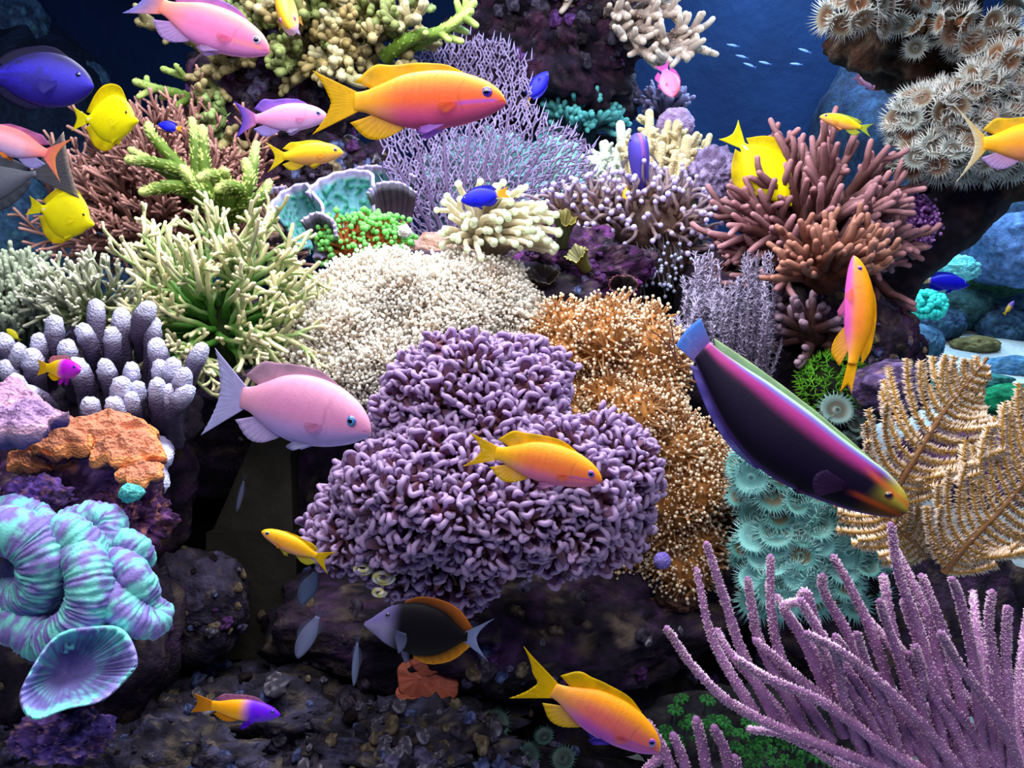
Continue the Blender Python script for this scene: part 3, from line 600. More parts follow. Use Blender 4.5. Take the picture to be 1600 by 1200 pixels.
def spread_parts(root, PT, FR, variants, part, rest, mat, most=300, rank=None, gap=0):
    """the largest-showing pieces as parts sharing meshes, the rest joined as one part"""
    order = np.argsort(rank) if rank is not None else np.arange(len(PT)); base = np.array(root['_b'])
    me = [m.mesh(part, mat) for m in variants]; pick = rng.integers(0, len(variants), len(PT))
    for i in order[:most]:
        o = bpy.data.objects.new(part, me[pick[i]]); COL.objects.link(o); o.parent = root; f = FR[i]; q = PT[i]-base
        o.matrix_local = Matrix([[*f[0], q[0]], [*f[1], q[1]], [*f[2], q[2]], [0, 0, 0, 1]])
    left = order[most:]
    if len(left):
        mb = MB()
        for k_, m in enumerate(variants):
            s_ = left[pick[left] == k_]
            if len(s_):
                v, q, t, c = m.arrays(); mb.inst(v, q, t, FR[s_], PT[s_], np.broadcast_to(c, (len(s_),)+c.shape))
        mb.build(rest, mat, root, kind='stuff')
def sublumps(lumps, D, n, r, ymin=-.8, zmin=-.1, sink=.55):
    p, nn = lump_points(lumps, D, .05, ymin, zmin, .95); got = []
    for i in rng.permutation(len(p)):
        if len(got) >= n: break
        if all(np.linalg.norm(p[i]-p[j]) > S(r, D)*1.05 for j in got): got.append(i)
    out = []
    for i in got:
        rr = r*(.8+.45*random.random()); c = p[i]-nn[i]*S(rr, D)*sink-CAM; d = c@FWD; out.append((800+F*(c@RT)/d, 600-F*(c@UP)/d, d-D, rr, rr*.95, rr))
    return list(lumps)+out
# purple hammer coral
D = .86
HL = [(735, 660, .0, 145, 135, 120), (700, 780, -.05, 150, 105, 110), (600, 810, -.02, 100, 85, 85), (570, 830, .0, 75, 60, 60), (840, 770, -.06, 120, 100, 100), (925, 740, -.02, 85, 85, 80), (800, 610, .03, 90, 80, 80), (690, 880, .0, 90, 55, 60), (860, 830, -.02, 110, 65, 80), (930, 800, .0, 70, 70, 60)]
root = thing('hammer_coral', 'large dome of purple hammer coral in the middle of the reef', 'coral', P(740, 900, D+.05))
HL = [(a, b, c_, d*.9, e*.9, f*.9) for a, b, c_, d, e, f in HL]; HX = sublumps(HL, D, 42, 46)
lump_core(root, HX, D, [C('3a2428'), C('4c3034'), C('5a3c4c'), C('3a2434')], .8, 200)
PT, NN = lump_points(HX, D, .038, ymin=-.85, zmin=-.15, keep=.86)
tw = rng.random(len(PT))*6.28; L_ = S(31, D)*(.65+.7*rng.random(len(PT)))
FR = frames(NN+np.array([0, 0, .2])+rng.normal(0, .42, NN.shape), tw)*L_[:, None, None]
cs, cm, ct = C('8a5044'), C('a078a8'), C('e4ccf8')
HV = [hammer_mesh(w, b, s_, cs, cm*f, ct*f) for w, b, s_, f in ((.22, .4, 0, 1.), (.27, -.4, 1, .92), (.18, .5, 2, 1.08), (.3, .2, 3, .88), (.14, -.2, 4, 1.), (.24, -.5, 5, .95), (.22, .6, 6, .92), (.1, .2, 7, 1.05), (.32, .4, 8, .9))]
vis = (PT-CAM); rank = np.linalg.norm(vis, axis=1)*(1.6-(NN*-nrm(vis)).sum(1)); PT2 = PT-FR[:, :, 2]*(.35+.4*rng.random(len(PT)))[:, None]
spread_parts(root, PT2, FR, HV, 'tentacle', 'tentacles', M_POLYP, 300, rank)
# frogspawn: stalks ending in clusters of beads
def frog_mesh(seed, cs, cm, ct, nb=4, bead=.1, spread=.32, stalk=.07):
    r_ = np.random.default_rng(seed); mb = MB()
    for i in range(nb):
        a = i*2.4+r_.random(); o = spread*(.3+.7*r_.random()) if i else .05; z = 1-.25*r_.random()
        p = np.array([[0, 0, 0], [o*.25*math.cos(a), o*.25*math.sin(a), .45], [o*math.cos(a), o*math.sin(a), z-.12]])
        mb.tube(p, [stalk*1.2, stalk, stalk*.75], [cs, cm, cm], k=4, tip=False)
        beads(mb, np.array([[o*math.cos(a), o*math.sin(a), z]]), np.array([bead*(.85+.3*r_.random())]), ct)
    return mb
def frogspawn(name, label, lumps, D, dens, length, cols, core, nb=4, bead=.1, spread=.32, zmin=-.1, ymin=-.5, seed=0, lift=.3, stalk=.07, jit=.38, most=0, nsub=0, rsub=50, shrink=.82):
    b = P(lumps[0][0], lumps[0][1]+lumps[0][4], D); root = thing(name, label, 'coral', b); lumps = sublumps(lumps, D, nsub, rsub, ymin, zmin) if nsub else lumps; lump_core(root, lumps, D, core, shrink, 300+seed)
    PT, NN = lump_points(lumps, D, dens, ymin, zmin, .85); L_ = S(length, D)*(.55+.9*rng.random(len(PT)))
    FR = frames(NN+np.array([0, 0, lift])+rng.normal(0, jit, NN.shape), rng.random(len(PT))*6.28)*L_[:, None, None]
    vs = [frog_mesh(seed+i, cols[0], cols[1]*f, cols[2]*f, nb, bead, spread, stalk) for i, f in enumerate((1., .9, 1.05, .95))]
    rank = np.linalg.norm(PT-CAM, axis=1)
    spread_parts(root, PT-FR[:, :, 2]*(.3+.4*rng.random(len(PT)))[:, None], FR, vs, 'tentacle', 'tentacles', M_POLYP, most, rank); return root
CRE = (C('e0ccb8'), C('f4e8da'), C('fffdf6'))
frogspawn('frogspawn_coral', 'big cream white frogspawn dome behind the purple coral', [(640, 520, .05, 165, 105, 110), (560, 540, .02, 100, 85, 80), (540, 580, .0, 85, 70, 60), (720, 490, .06, 105, 70, 80), (610, 600, .0, 80, 70, 60), (800, 520, .08, 60, 50, 40)], 1.0, .075, 30, CRE, [C('c8ac94'), C('d4bca4'), C('dcc8b0'), C('c8ac90')], nb=8, bead=.068, spread=.46, seed=11, ymin=-.7, stalk=.036, nsub=26, rsub=44)
TAN = (C('a06a34'), C('cc9a68'), C('fff0d8'))
frogspawn('frogspawn_coral', 'tan brown frogspawn with pale bead tips right of the purple coral', [(935, 545, .06, 115, 70, 80), (985, 570, .05, 90, 75, 70), (980, 680, .02, 95, 100, 80), (1040, 750, .03, 95, 110, 80), (1060, 840, .04, 85, 75, 60), (990, 850, .05, 70, 70, 50), (920, 620, .05, 70, 60, 60)], .97, .034, 29, TAN, [C('9a6228'), C('b07636'), C('c08848'), C('a46e34')], nb=4, bead=.068, spread=.48, seed=31, ymin=-.8, nsub=22, rsub=42, stalk=.055, shrink=.95)
frogspawn('frogspawn_coral', 'small green tipped orange frogspawn beside the teal plates', [(565, 385, .0, 62, 42, 40), (590, 375, .02, 45, 35, 30)], 1.12, .05, 24, (C('c8602c'), C('c07838'), C('98e888')), [C('b0542c'), C('c06434'), C('b86030'), C('9a4a28')], nb=3, bead=.15, spread=.5, seed=51, ymin=-.5, most=300)
# torch corals: long tapering tentacles with bead tips
def torch(name, label, lumps, D, n, length, r, cols, core, seed=0, zmin=-.2, ymin=-.5, pull=(0, 0, -.3), pl=.2, bead=1.35, wig=.16, lift=.5):
    b = P(lumps[0][0], lumps[0][1]+lumps[0][4]*.8, D); root = thing(name, label, 'coral', b); lump_core(root, lumps, D, core, .8, 400+seed)
    PT, NN = lump_points(lumps, D, .08, ymin, zmin, .8); idx = rng.permutation(len(PT))[:n]
    for i in idx:
        L_ = S(length, D)*(.7+.6*random.random()); path = walk(PT[i]-NN[i]*L_*.15, NN[i]+np.array([0, 0, lift]), L_, 8, wig, pull, pl); mb = MB()
        t = np.linspace(0, 1, 8); rr = S(r, D)*(1-.35*t)*(.85+.3*random.random()); mb.tube(catmull(path, 14), np.interp(np.linspace(0, 1, 14), t, rr), mix(cols[0], cols[1], sstep(0, .8, np.linspace(0, 1, 14))), k=7)
        tb = MB(); beads(tb, path[-1:]+nrm(path[-1]-path[-2])*rr[-1]*.5, np.array([rr[-1]*bead]), cols[2], SPH_M)
        o = mb.build('tentacle', M_POLYP, root); tb.build('tip', M_POLYP, o)
    return root
torch('torch_coral', 'cream torch coral with long drooping tentacles beside the sea fan', [(772, 375, .0, 40, 38, 36)], 1.06, 85, 70, 6.2, (C('c8bca0'), C('ece4cc'), C('f6ffe8')), [C('8a7a68'), C('a09078'), C('b0a088'), C('807060')], 1, pull=cv(.6, -.7, .35), pl=.2, lift=.8, wig=.1)
torch('torch_coral', 'brown torch coral with lavender bead tips behind the olive cups', [(940, 345, .02, 75, 42, 40), (1010, 350, .0, 75, 55, 45), (1040, 400, .02, 50, 60, 40), (885, 345, .02, 40, 30, 30)], 1.2, 190, 44, 4., (C('8a6858'), C('b09ca8'), C('e0d4fa')), [C('4a3630'), C('5c463c'), C('6a5248'), C('44302c')], 2, bead=1.6, pl=.16, wig=.25)
# loose bead tipped polyps in the dark hollow
root = thing('hanging_torch_polyps', 'scatter of pale bead polyps hanging in the dark hollow', 'coral', P(1040, 470, 1.14)); mb = MB()
p = np.array([P(1030+rng.normal(0, 22), 425+rng.normal(0, 26), 1.12+.04*random.random()) for _ in range(70)])
for a in p: mb.tube(np.array([a+np.array([0, .03, .015]), a+np.array([0, .012, .012]), a]), S(1.4, 1.12), C('4a4048'), k=4)
beads(mb, p, S(3.2, 1.12), C('c8d0f0'), SPH_S); mb.build('polyps', M_POLYP, root, kind='stuff')
# ribbed cups on the purple rock
def ribbed_cup(label, px, py, D, r, h, tilt, c_in, c_rim, c_out):
    b = P(px, py, D); ax = nrm(cv(*tilt)); root = thing('tube_polyp', label, 'polyp', b-ax*S(h, D)); fr = frames(ax[None])[0]; k = 48
    a = np.arange(k)*2*math.pi/k; rib = 1+.07*np.cos(a*16); wave = .12*np.sin(a*3+px)+.06*np.sin(a*7)
    def ringset(rs, zs, cs, ribs):
        V = []; Cc = []
        for r_, z_, c_, rb in zip(rs, zs, cs, ribs):
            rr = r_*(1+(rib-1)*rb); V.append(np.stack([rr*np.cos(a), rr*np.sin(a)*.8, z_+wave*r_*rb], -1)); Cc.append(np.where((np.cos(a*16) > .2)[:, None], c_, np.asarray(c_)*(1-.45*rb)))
        V = np.vstack(V)*np.array([S(r, D), S(r, D), S(h, D)]); n = len(rs); i = np.arange(n-1)[:, None]*k; j = np.arange(k)[None]; j2 = (j+1) % k
        return V@fr.T+b, np.stack([i+j, i+j2, i+k+j2, i+k+j], -1).reshape(-1, 4), np.vstack(Cc)
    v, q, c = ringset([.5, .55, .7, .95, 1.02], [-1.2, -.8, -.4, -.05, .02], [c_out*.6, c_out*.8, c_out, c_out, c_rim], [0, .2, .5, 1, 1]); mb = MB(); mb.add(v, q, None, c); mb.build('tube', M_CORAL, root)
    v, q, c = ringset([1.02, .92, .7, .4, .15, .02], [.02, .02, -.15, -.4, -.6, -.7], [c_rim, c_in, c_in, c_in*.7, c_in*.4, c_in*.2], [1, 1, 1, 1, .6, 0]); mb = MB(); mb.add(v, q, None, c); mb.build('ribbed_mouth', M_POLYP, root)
ribbed_cup('olive green ribbed tube polyp, tallest on the purple rock', 884, 340, 1.06, 24, 40, (.1, .85, .55), C('8a8030'), C('c8b850'), C('4a4e2c'))
ribbed_cup('pale lemon ribbed tube polyp lying open in the rock', 900, 396, 1.05, 20, 30, (-.5, .6, .6), C('d8d8a0'), C('d8cc50'), C('6a6a30'))
ribbed_cup('black mouthed tube polyp with pink rim in the dark rock', 974, 445, 1.05, 22, 26, (0, .35, .95), C('1a0c14'), C('c06878'), C('4a2440'))
ribbed_cup('shadowed dark ribbed tube polyp below the torch coral', 850, 428, 1.05, 24, 26, (-.1, .6, .8), C('2c2420'), C('6a5c50'), C('2a2028'))

# ------------------------------------------------------------------ sea fan: a flat net of thin branches
D = 1.27; FO = np.array([(598, 300), (604, 215), (618, 130), (640, 95), (690, 70), (745, 55), (795, 68), (826, 92), (830, 165), (868, 196), (900, 200), (928, 240), (934, 290), (915, 330), (850, 340), (790, 345), (740, 385), (690, 410), (640, 365)], float)
def inside(p, poly):
    x, y = p[:, 0], p[:, 1]; r = np.zeros(len(p), bool); j = len(poly)-1
    for i in range(len(poly)):
        xi, yi = poly[i]; xj, yj = poly[j]; cnd = ((yi > y) != (yj > y)) & (x < (xj-xi)*(y-yi)/(yj-yi+1e-9)+xi); r ^= cnd; j = i
    return r
def fan_point(p):                       # the fan is a gently curved sheet
    d = D+.05*np.sin((p[..., 0]-600)/330*4)+.02*np.sin(p[..., 1]/60.)
    return CAM+d[..., None]*FWD+((p[..., 0]-800)/F*d)[..., None]*RT-((p[..., 1]-600)/F*d)[..., None]*UP
root = thing('sea_fan', 'tall purple grey sea fan with fine net branches behind orange fish', 'sea fan', P(720, 415, D)); org = np.array([715, 440.])
rad = 5.6; rows = 76; nodes = {}; E = []
for i in range(4, rows):
    R_ = 12+i*rad; m = int(R_*math.pi*1.1/5.4)
    for s_ in range(-m//2, m//2+1):
        a = s_*5.4/R_*1.05+(i % 2)*2.8/R_; q = org+R_*np.array([math.sin(a), -math.cos(a)])+rng.normal(0, 1.0, 2); nodes[(i, s_)] = q
keys = list(nodes); pts = np.array([nodes[k_] for k_ in keys]); off = rng.normal(0, 5, (len(pts), 2)); ok = inside(pts+off, FO); idx = {k_: n_ for n_, k_ in enumerate(keys)}
polar = pts-org; rr_ = np.hypot(polar[:, 0], polar[:, 1]); ring = np.array([k_[0] for k_ in keys])
for i in range(4, rows-1):
    a_ = np.where((ring == i) & ok)[0]; b_ = np.where((ring == i+1) & ok)[0]
    if len(a_) == 0 or len(b_) == 0: continue
    d2 = ((pts[a_][:, None]-pts[b_][None])**2).sum(-1); near = np.argsort(d2, 1)[:, :2]
    for x in range(len(a_)):
        for y in near[x][:2]:
            if d2[x, y] < 100 and random.random() < (.93 if y == near[x][0] else .8): E.append((a_[x], b_[y]))
E = np.array(E); W3 = fan_point(pts); a, b = W3[E[:, 0]], W3[E[:, 1]]
d = b-a; z = nrm(d); fr = frames(z); rr = S(1.55, D)*(1.5-.5*np.clip(rr_[E[:, 0]]/250, 0, 1)); fr = fr*np.stack([rr, rr, np.linalg.norm(d, axis=1)*1.08], -1)[:, None, :]
cv4 = np.array([[1, 0, 0], [0, 1, 0], [-1, 0, 0], [0, -1, 0], [1, 0, 1], [0, 1, 1], [-1, 0, 1], [0, -1, 1.]]); cq = np.array([[0, 1, 5, 4], [1, 2, 6, 5], [2, 3, 7, 6], [3, 0, 4, 7]])
mb = MB(); mb.inst(cv4, cq, None, fr, a, mix(C('4a3c60'), C('8c80ac'), np.clip(rng.random(len(a)), 0, 1)))
top = ok & (ring > 12) & (rng.random(len(pts)) < .45) & ~inside(pts+np.array([0, -16]), FO); tp = W3[top]; od = nrm(tp-P(*org, D)); spikes(mb, tp, od+rng.normal(0, .15, od.shape)+UPV*.4, S(1.8, D), S(16, D)*(.5+rng.random(len(tp))), C('7a6c98'), C('a89cc8'))
mb.build('net', M_FAN, root, kind='stuff')
for tx, ty in ((640, 180), (690, 120), (745, 110), (800, 160), (850, 230), (900, 270), (620, 260), (770, 200)):
    m_ = (org+np.array([tx, ty]))/2+rng.normal(0, 8, 2); pp = catmull([org, m_, (tx, ty)], 14); mb = MB(); mb.tube(fan_point(pp)-FWD*.001, np.linspace(S(4.5, D), S(1.5, D), 14), C('5a4a70'), k=6); mb.build('rib', M_FAN, root)
mb = MB(); mb.tube([P(715, 470, D+.01), P(714, 450, D), P(715, 425, D)], [S(11, D), S(8, D), S(6, D)], C('544468'), k=10); mb.build('stem', M_FAN, root)
# pale encrusting coral glimpsed through the net
rock(790, 290, 1.5, 140, 75, 40, 'pale mint coral plate seen through the sea fan net', [C('7ab4b4'), C('9cd4cc'), C('b8b8ec'), C('8ad0bc')], .4, SPH_XL, 'encrusting_coral', 'coral', 5.0, M_KNOB)
rock(690, 395, 1.24, 55, 32, 30, 'fuzzy peach coral at the foot of the sea fan', [C('b08878'), C('c09a88'), C('a88ca0'), C('caa898')], .2, SPH_L, 'encrusting_coral', 'coral', 4.0, M_KNOB)

# ------------------------------------------------------------------ plate coral with wavy teal leaves
def plate(root, rim, base, D, cin, crim, cout, dz=.05, th=3.5, name='leaf', bumps=True, depth=None):
    """curled leaf: rim polyline (pixels, per-point depth offset) swept down to a base point"""
    rim = np.array(rim, float); n = 100; R = catmull(rim, n); m = 50; w = np.linspace(0, 1, m); B = np.array(base, float)
    top = np.array([P(x, y, D+z) for x, y, z in R]); bot = np.array([P(B[0]+(x-B[0])*.25, B[1]+(y-B[1])*.1, D+B[2]+z*.3) for x, y, z in R])
    A = bot[:, None]*(1-w[None, :, None])+top[:, None]*w[None, :, None]
    A = A+FWD*(-dz*np.sin(w*math.pi)*.8)[None, :, None]*-1
    A = A+FWD*(.003*np.sin(np.arange(n)*.54)[:, None]*w[None])[..., None]
    gx = np.gradient(A, axis=0); gy = np.gradient(A, axis=1); N = nrm(np.cross(gx, gy)); bmp = vnoise(A*230., 3) if bumps else 0*A[..., 0]
    s1 = np.sign((N*-FWD).sum()); N = N*s1; t_ = S(th, D)*(1-.3*w)[None, :, None]
    front = A+N*(t_+(.0032*sstep(.5, .9, bmp)*(w < .93))[..., None]); back = A-N*t_; NN_ = n*m
    i = np.arange(n-1)[:, None]*m; j = np.arange(m-1)[None]; q = np.stack([i+j, i+m+j, i+m+j+1, i+j+1], -1).reshape(-1, 4)
    rimi = list(range(m))+[x*m+m-1 for x in range(1, n)]+[(n-1)*m+x for x in range(m-2, -1, -1)]+[x*m for x in range(n-2, 0, -1)]
    e = [(rimi[x], rimi[(x+1) % len(rimi)], rimi[(x+1) % len(rimi)]+NN_, rimi[x]+NN_) for x in range(len(rimi))]
    cf = mix(cin*.9, cin*1.15, bmp); cf = mix(cf, C('2f8c74'), sstep(.5, .7, bmp)); ww = np.broadcast_to(w[None], (n, m)); cf = mix(cf, crim, sstep(.9, .97, ww)); cb_ = mix(cout, crim, sstep(.93, 1, ww))
    mb = MB(); mb.add(np.vstack([front.reshape(-1, 3), back.reshape(-1, 3)]), np.vstack([q, q[:, ::-1]+NN_, e]), None, np.vstack([cf.reshape(-1, 3), cb_.reshape(-1, 3)])); mb.build(name, M_CORAL, root)
root = thing('plate_coral', 'wavy teal plate coral with lavender rims left of the sea fan', 'coral', P(520, 400, 1.2))
ci, cr, co = C('6ca8b8'), C('b4a8d4'), C('5c4c5c')
plate(root, [(478, 300, -.03), (500, 280, 0), (540, 266, .03), (580, 270, .03), (582, 300, -.02), (586, 340, -.04)], (530, 400, 0), 1.17, ci, cr, co)
plate(root, [(418, 325, -.02), (440, 300, .02), (475, 286, .03), (488, 300, 0), (505, 325, -.03), (490, 345, -.05)], (480, 400, 0), 1.15, ci*.85, cr, co)
plate(root, [(540, 268, .06), (575, 258, .07), (620, 264, .08), (650, 275, .07)], (590, 380, .05), 1.2, ci*.95, cr, co)
plate(root, [(574, 300, -.03), (590, 286, -.01), (625, 285, 0), (650, 300, .02)], (600, 400, .0), 1.14, C('54465c'), cr, co, bumps=False)
plate(root, [(392, 320, .02), (410, 298, .03), (445, 290, .05)], (430, 380, .02), 1.2, C('8a6a5c'), cr, co, bumps=False)
plate(root, [(470, 345, -.03), (495, 332, -.02), (520, 345, -.03), (525, 368, -.04)], (495, 410, 0), 1.1, C('6a6484'), cr, co, bumps=False)

# ------------------------------------------------------------------ branching corals
colony('bird_nest_coral', 'bushy pinkish brown bird nest coral on the left behind green branches', 'coral', (275, 370), 1.32, 195, 205, 130, 120, 2, 4, 4.6, 2.6, C('5c342c'), C('bc8c84'), spread=.8, wig=.16, ymin=-.25, zmin=-.3, kid_len=.42, t0=.4, core=.35, tipstart=.5)
root = thing('green_acropora', 'bright lime green finger branches in front of the bird nest coral', 'coral', P(350, 350, 1.12))
D = 1.14
for pth in [[(345, 345, 0), (300, 300, -.02), (250, 262, -.03), (205, 235, -.04)], [(340, 330, 0), (290, 270, -.02), (240, 215, -.02), (232, 195, -.02)], [(335, 320, 0), (285, 268, -.04), (225, 252, -.06), (200, 250, -.07)], [(320, 320, 0), (308, 270, 0), (305, 220, .01), (300, 188, .02)], [(335, 325, 0), (320, 270, -.02), (318, 225, -.02), (316, 200, -.02)], [(345, 345, 0), (330, 320, -.04), (300, 285, -.06), (285, 262, -.06)], [(330, 320, 0), (280, 292, -.06), (240, 296, -.08), (222, 300, -.09)], [(350, 340, 0), (385, 300, -.02), (395, 260, -.02), (400, 225, 0)], [(355, 345, 0), (380, 312, -.04), (388, 280, -.05), (384, 252, -.05)], [(345, 330, -.02), (345, 290, -.06), (330, 272, -.08), (312, 278, -.1)], [(350, 340, 0), (375, 300, -.05), (355, 290, -.08), (340, 296, -.09)], [(360, 345, 0), (405, 310, 0), (420, 285, .02)], [(345, 350, 0), (360, 310, -.05), (350, 275, -.06), (352, 268, -.07)]]:
    pp = catmull([P(x, y, D+z) for x, y, z in pth], 10); mb = MB(); t = np.linspace(0, 1, 10); cb, ct = C('54701e'), C('b8c878'); r = np.linspace(S(11.5, D), S(6, D), 10); mb.tube(pp, r, mix(cb, ct, sstep(.6, 1, t)), k=8)
    m = 130; tt = rng.random(m); x = tt*9; i0 = np.minimum(x.astype(int), 8); f = (x-i0)[:, None]; q = pp[i0]*(1-f)+pp[i0+1]*f; T = nrm(pp[i0+1]-pp[i0]); rd = rng.normal(0, 1, (m, 3)); rd = nrm(rd-T*(rd*T).sum(1, keepdims=True)); ri = np.interp(tt, t, r)
    spikes(mb, q+rd*ri[:, None]*.8, rd+T, ri*.35, ri*.75, mix(C('748c2c'), C('c4d080'), tt)[:, None].repeat(4, 1)); mb.build('branch', M_CORAL, root)
colony('staghorn_coral', 'large cream green branching coral at left centre', 'coral', (355, 520), 1.0, 190, 205, 170, 105, 2, 3, 6.2, 3., C('4c8830'), C('f0e4b8'), spread=.8, wig=.26, ymin=-.45, zmin=-.15, kid_len=.42, t0=.35, core=.32, tipstart=.42, core_pal=[C('1c2814'), C('2a3c1c'), C('34502a'), C('2c3018')], pl=.05, jit=.15)
colony('staghorn_coral', 'low spiky cream branches left of the large branching coral', 'coral', (150, 500), 1.02, 110, 95, 90, 36, 2, 3, 5, 2.6, C('6a7a4c'), C('dcdcc8'), spread=.6, wig=.15, ymin=-.05, zmin=-.2, kid_len=.42, core=.25, tipstart=.3)
colony('table_coral', 'pale grey green table coral with tiny tips at the left edge', 'coral', (35, 560), 1.06, 125, 165, 90, 130, 2, 4, 5, 3.6, C('3c4840'), C('a8b49c'), spread=.55, wig=.1, ymin=.25, zmin=-.2, kid_len=.3, t0=.55, core=.35, tipstart=.6, pl=.12, jit=.05)
# top left staghorn in olive and green
D = 1.35; root = thing('olive_staghorn', 'olive staghorn thicket at top left with long green arms', 'coral', P(450, 300, D))
rock_mb(P(470, 60, D+.08), np.array([120, 110, 50])*D/F, [C('1c1c10'), C('2c2a18'), C('3c3422'), C('2a2430')], .35, 500).build('base', M_ROCK, root)
def arm(path, r0, r1, cb, ct, kids=4, kl=45, corall=1, lev=0):
    pp = catmull([P(x, y, D+z) for x, y, z in path], 12); mb = MB(); t = np.linspace(0, 1, 12); cb, ct = C(cb), C(ct); mb.tube(pp, np.linspace(S(r0, D), S(r1, D), 12), mix(cb, ct, sstep(.5, 1, t)), k=8)
    if corall:
        m = 110; tt = rng.random(m); x = tt*11; i0 = np.minimum(x.astype(int), 10); f = (x-i0)[:, None]; q = pp[i0]*(1-f)+pp[i0+1]*f; T = nrm(pp[i0+1]-pp[i0]); rd = rng.normal(0, 1, (m, 3)); rd = nrm(rd-T*(rd*T).sum(1, keepdims=True)); ri = np.interp(tt, t, np.linspace(S(r0, D), S(r1, D), 12))
        spikes(mb, q+rd*ri[:, None]*.8, rd+T, ri*.35, ri*.6, mix(cb*1.1, ct, tt*.7)[:, None].repeat(4, 1))
    for j in range(kids):
        i = 4+int(7*(j+random.random()*.6)/max(kids, 1)); i = min(i, 10); a = nrm(pp[i+1]-pp[i]); s_ = rng.normal(0, 1, 3)+UPV*.5; s_ = nrm(s_-a*np.dot(s_, a))
        branch(mb, pp[i], a*.7+s_, S(kl, D)*(.6+.6*random.random()), S(r1*1.05, D), S(r1*.8, D), mix(cb, ct, .3), ct, lev, 3, .8, .12, UPV, .04, 7, .5, .4, .4, .5, 6)
    mb.build('branch', M_CORAL, root)
GR, GT, OL, OT = '5c7c24', 'b0c870', '4c4424', 'a09468'
for _ in range(34):
    a_ = random.random()*6.28; x = 500+105*math.sqrt(random.random())*math.cos(a_); y = 50+60*math.sqrt(random.random())*math.sin(a_); dx = (x-500)*.35+rng.normal(0, 18); dy = rng.normal(-12, 22)
    arm([(x, y, .0), (x+dx*.5, y+dy*.5-5, -.06), (x+dx, y+dy, -.1-.05*random.random())], 10, 7, random.choice(('5a4a28', '6a5a30', '4c5428')), random.choice(('8c7c50', 'a89c70', '7c8850', 'b8b08c')), 5, 34, 1, 1)
arm([(640, 75, -.06), (680, 55, -.09), (715, 30, -.1), (740, 5, -.11)], 9, 6, GR, GT, 4, 32); arm([(600, 90, -.06), (640, 62, -.09), (690, 48, -.1), (735, 18, -.11)], 11, 6, GR, GT, 3, 30)
arm([(330, 165, 0), (290, 150, -.03), (250, 140, -.05), (212, 128, -.06)], 8, 5.5, GR, GT, 4, 30); arm([(330, 140, .02), (300, 125, 0), (255, 108, -.01)], 7, 5, GR, GT, 1, 20); arm([(320, 150, 0), (285, 160, -.04), (262, 175, -.05)], 6, 4.5, GR, GT, 0)
arm([(330, 70, .03), (280, 45, 0), (240, 40, -.02), (216, 34, -.03)], 9, 6, OL, OT, 4, 28); arm([(340, 100, .02), (300, 65, .0), (270, 50, -.02)], 9, 7, OL, OT, 3, 28)
for (x, y, dx, dy, n_) in [(560, 60, 60, -10, 1), (560, 90, 80, -5, 1), (600, 40, 60, -25, 1), (540, 30, 40, -45, 1), (500, 80, -45, 5, 1), (590, 20, 40, -40, 1), (520, 100, -60, 25, 1), (560, 110, 70, 20, 1), (600, 85, 60, -15, 1), (480, 60, -30, 45, 1), (430, 50, -40, -30, 1), (380, 30, -40, -30, 1), (620, 50, 30, -50, 1), (420, 90, -70, 20, 1), (390, 110, -70, 0, 1), (370, 140, -55, 15, 1), (360, 165, -40, 20, 1), (375, 190, -45, 10, 1), (380, 210, -35, 20, 1), (620, 70, 35, 0, 1), (470, 20, -20, -40, 1), (640, 20, -10, -40, 1), (550, 70, 30, 40, 1), (510, 50, 10, -50, 1)]:
    arm([(x, y, .05), (x+dx*.5, y+dy*.5-6, -.02), (x+dx, y+dy, -.07)], 9.5, 7, OL if y < 120 else '4c6a34', OT if random.random() < .75 else '94ac6c', 5, 34, 1, 1)
# chunky cream coral and its neighbours
root = thing('chunky_acropora', 'chunky cream coral of knobbly columns behind the violet fish', 'coral', P(1015, 340, 1.42)); D = 1.42
for i in range(64):
    t = (i+.5)/64; x = 925+185*((i*.618) % 1); yy = 168+abs(x-1015)/95*46+random.random()*75; yb = min(345, yy+80+random.random()*60); dz = -.04-.1*(yy-170)/120*random.random()
    x2 = x+(x-1015)*.05+rng.normal(0, 4); pp = catmull([P(1015+(x-1015)*.7, yb, D+.02), P(1015+(x-1015)*.9, (yy+yb)/2, D+dz*.8), P(x2, yy, D+dz)], 9); mb = MB(); r = S(9.5, D)*(.7+.5*random.random()); cb, ct = (C('5c6860'), C('ccd8c8')) if x < 975 else (C('6a5a44'), C('d4c49c'))
    mb.tube(pp, np.linspace(r*1.15, r*.7, 9), mix(cb, ct, sstep(.1, 1, np.linspace(0, 1, 9))), k=9)
    for _ in range(13):
        h = int(random.random()*8); s_ = rng.normal(0, 1, 3); s_[2] = abs(s_[2])*.6; mb.tube(walk(pp[h], s_+UPV*.3, r*2.1, 3, .1), [r*.55, r*.5, r*.38], mix(cb, ct, .35+.6*h/8), k=6)
    mb.build('column', M_KNOB, root)
rock(1055, 195, 1.5, 30, 26, 22, 'lilac knobbly boulder coral on top of the chunky coral', [C('8a6c98'), C('a088b0'), C('b49cc4'), C('90749c')], .12, SPH_L, 'boulder_coral', 'coral', 3.5, M_KNOB)
rock(1115, 275, 1.3, 38, 45, 30, 'bumpy lavender crust beside the chunky cream coral', [C('5c4a70'), C('8474a0'), C('a898c4'), C('6a5478')], .25, SPH_L, 'encrusting_coral', 'coral', 5, M_KNOB)
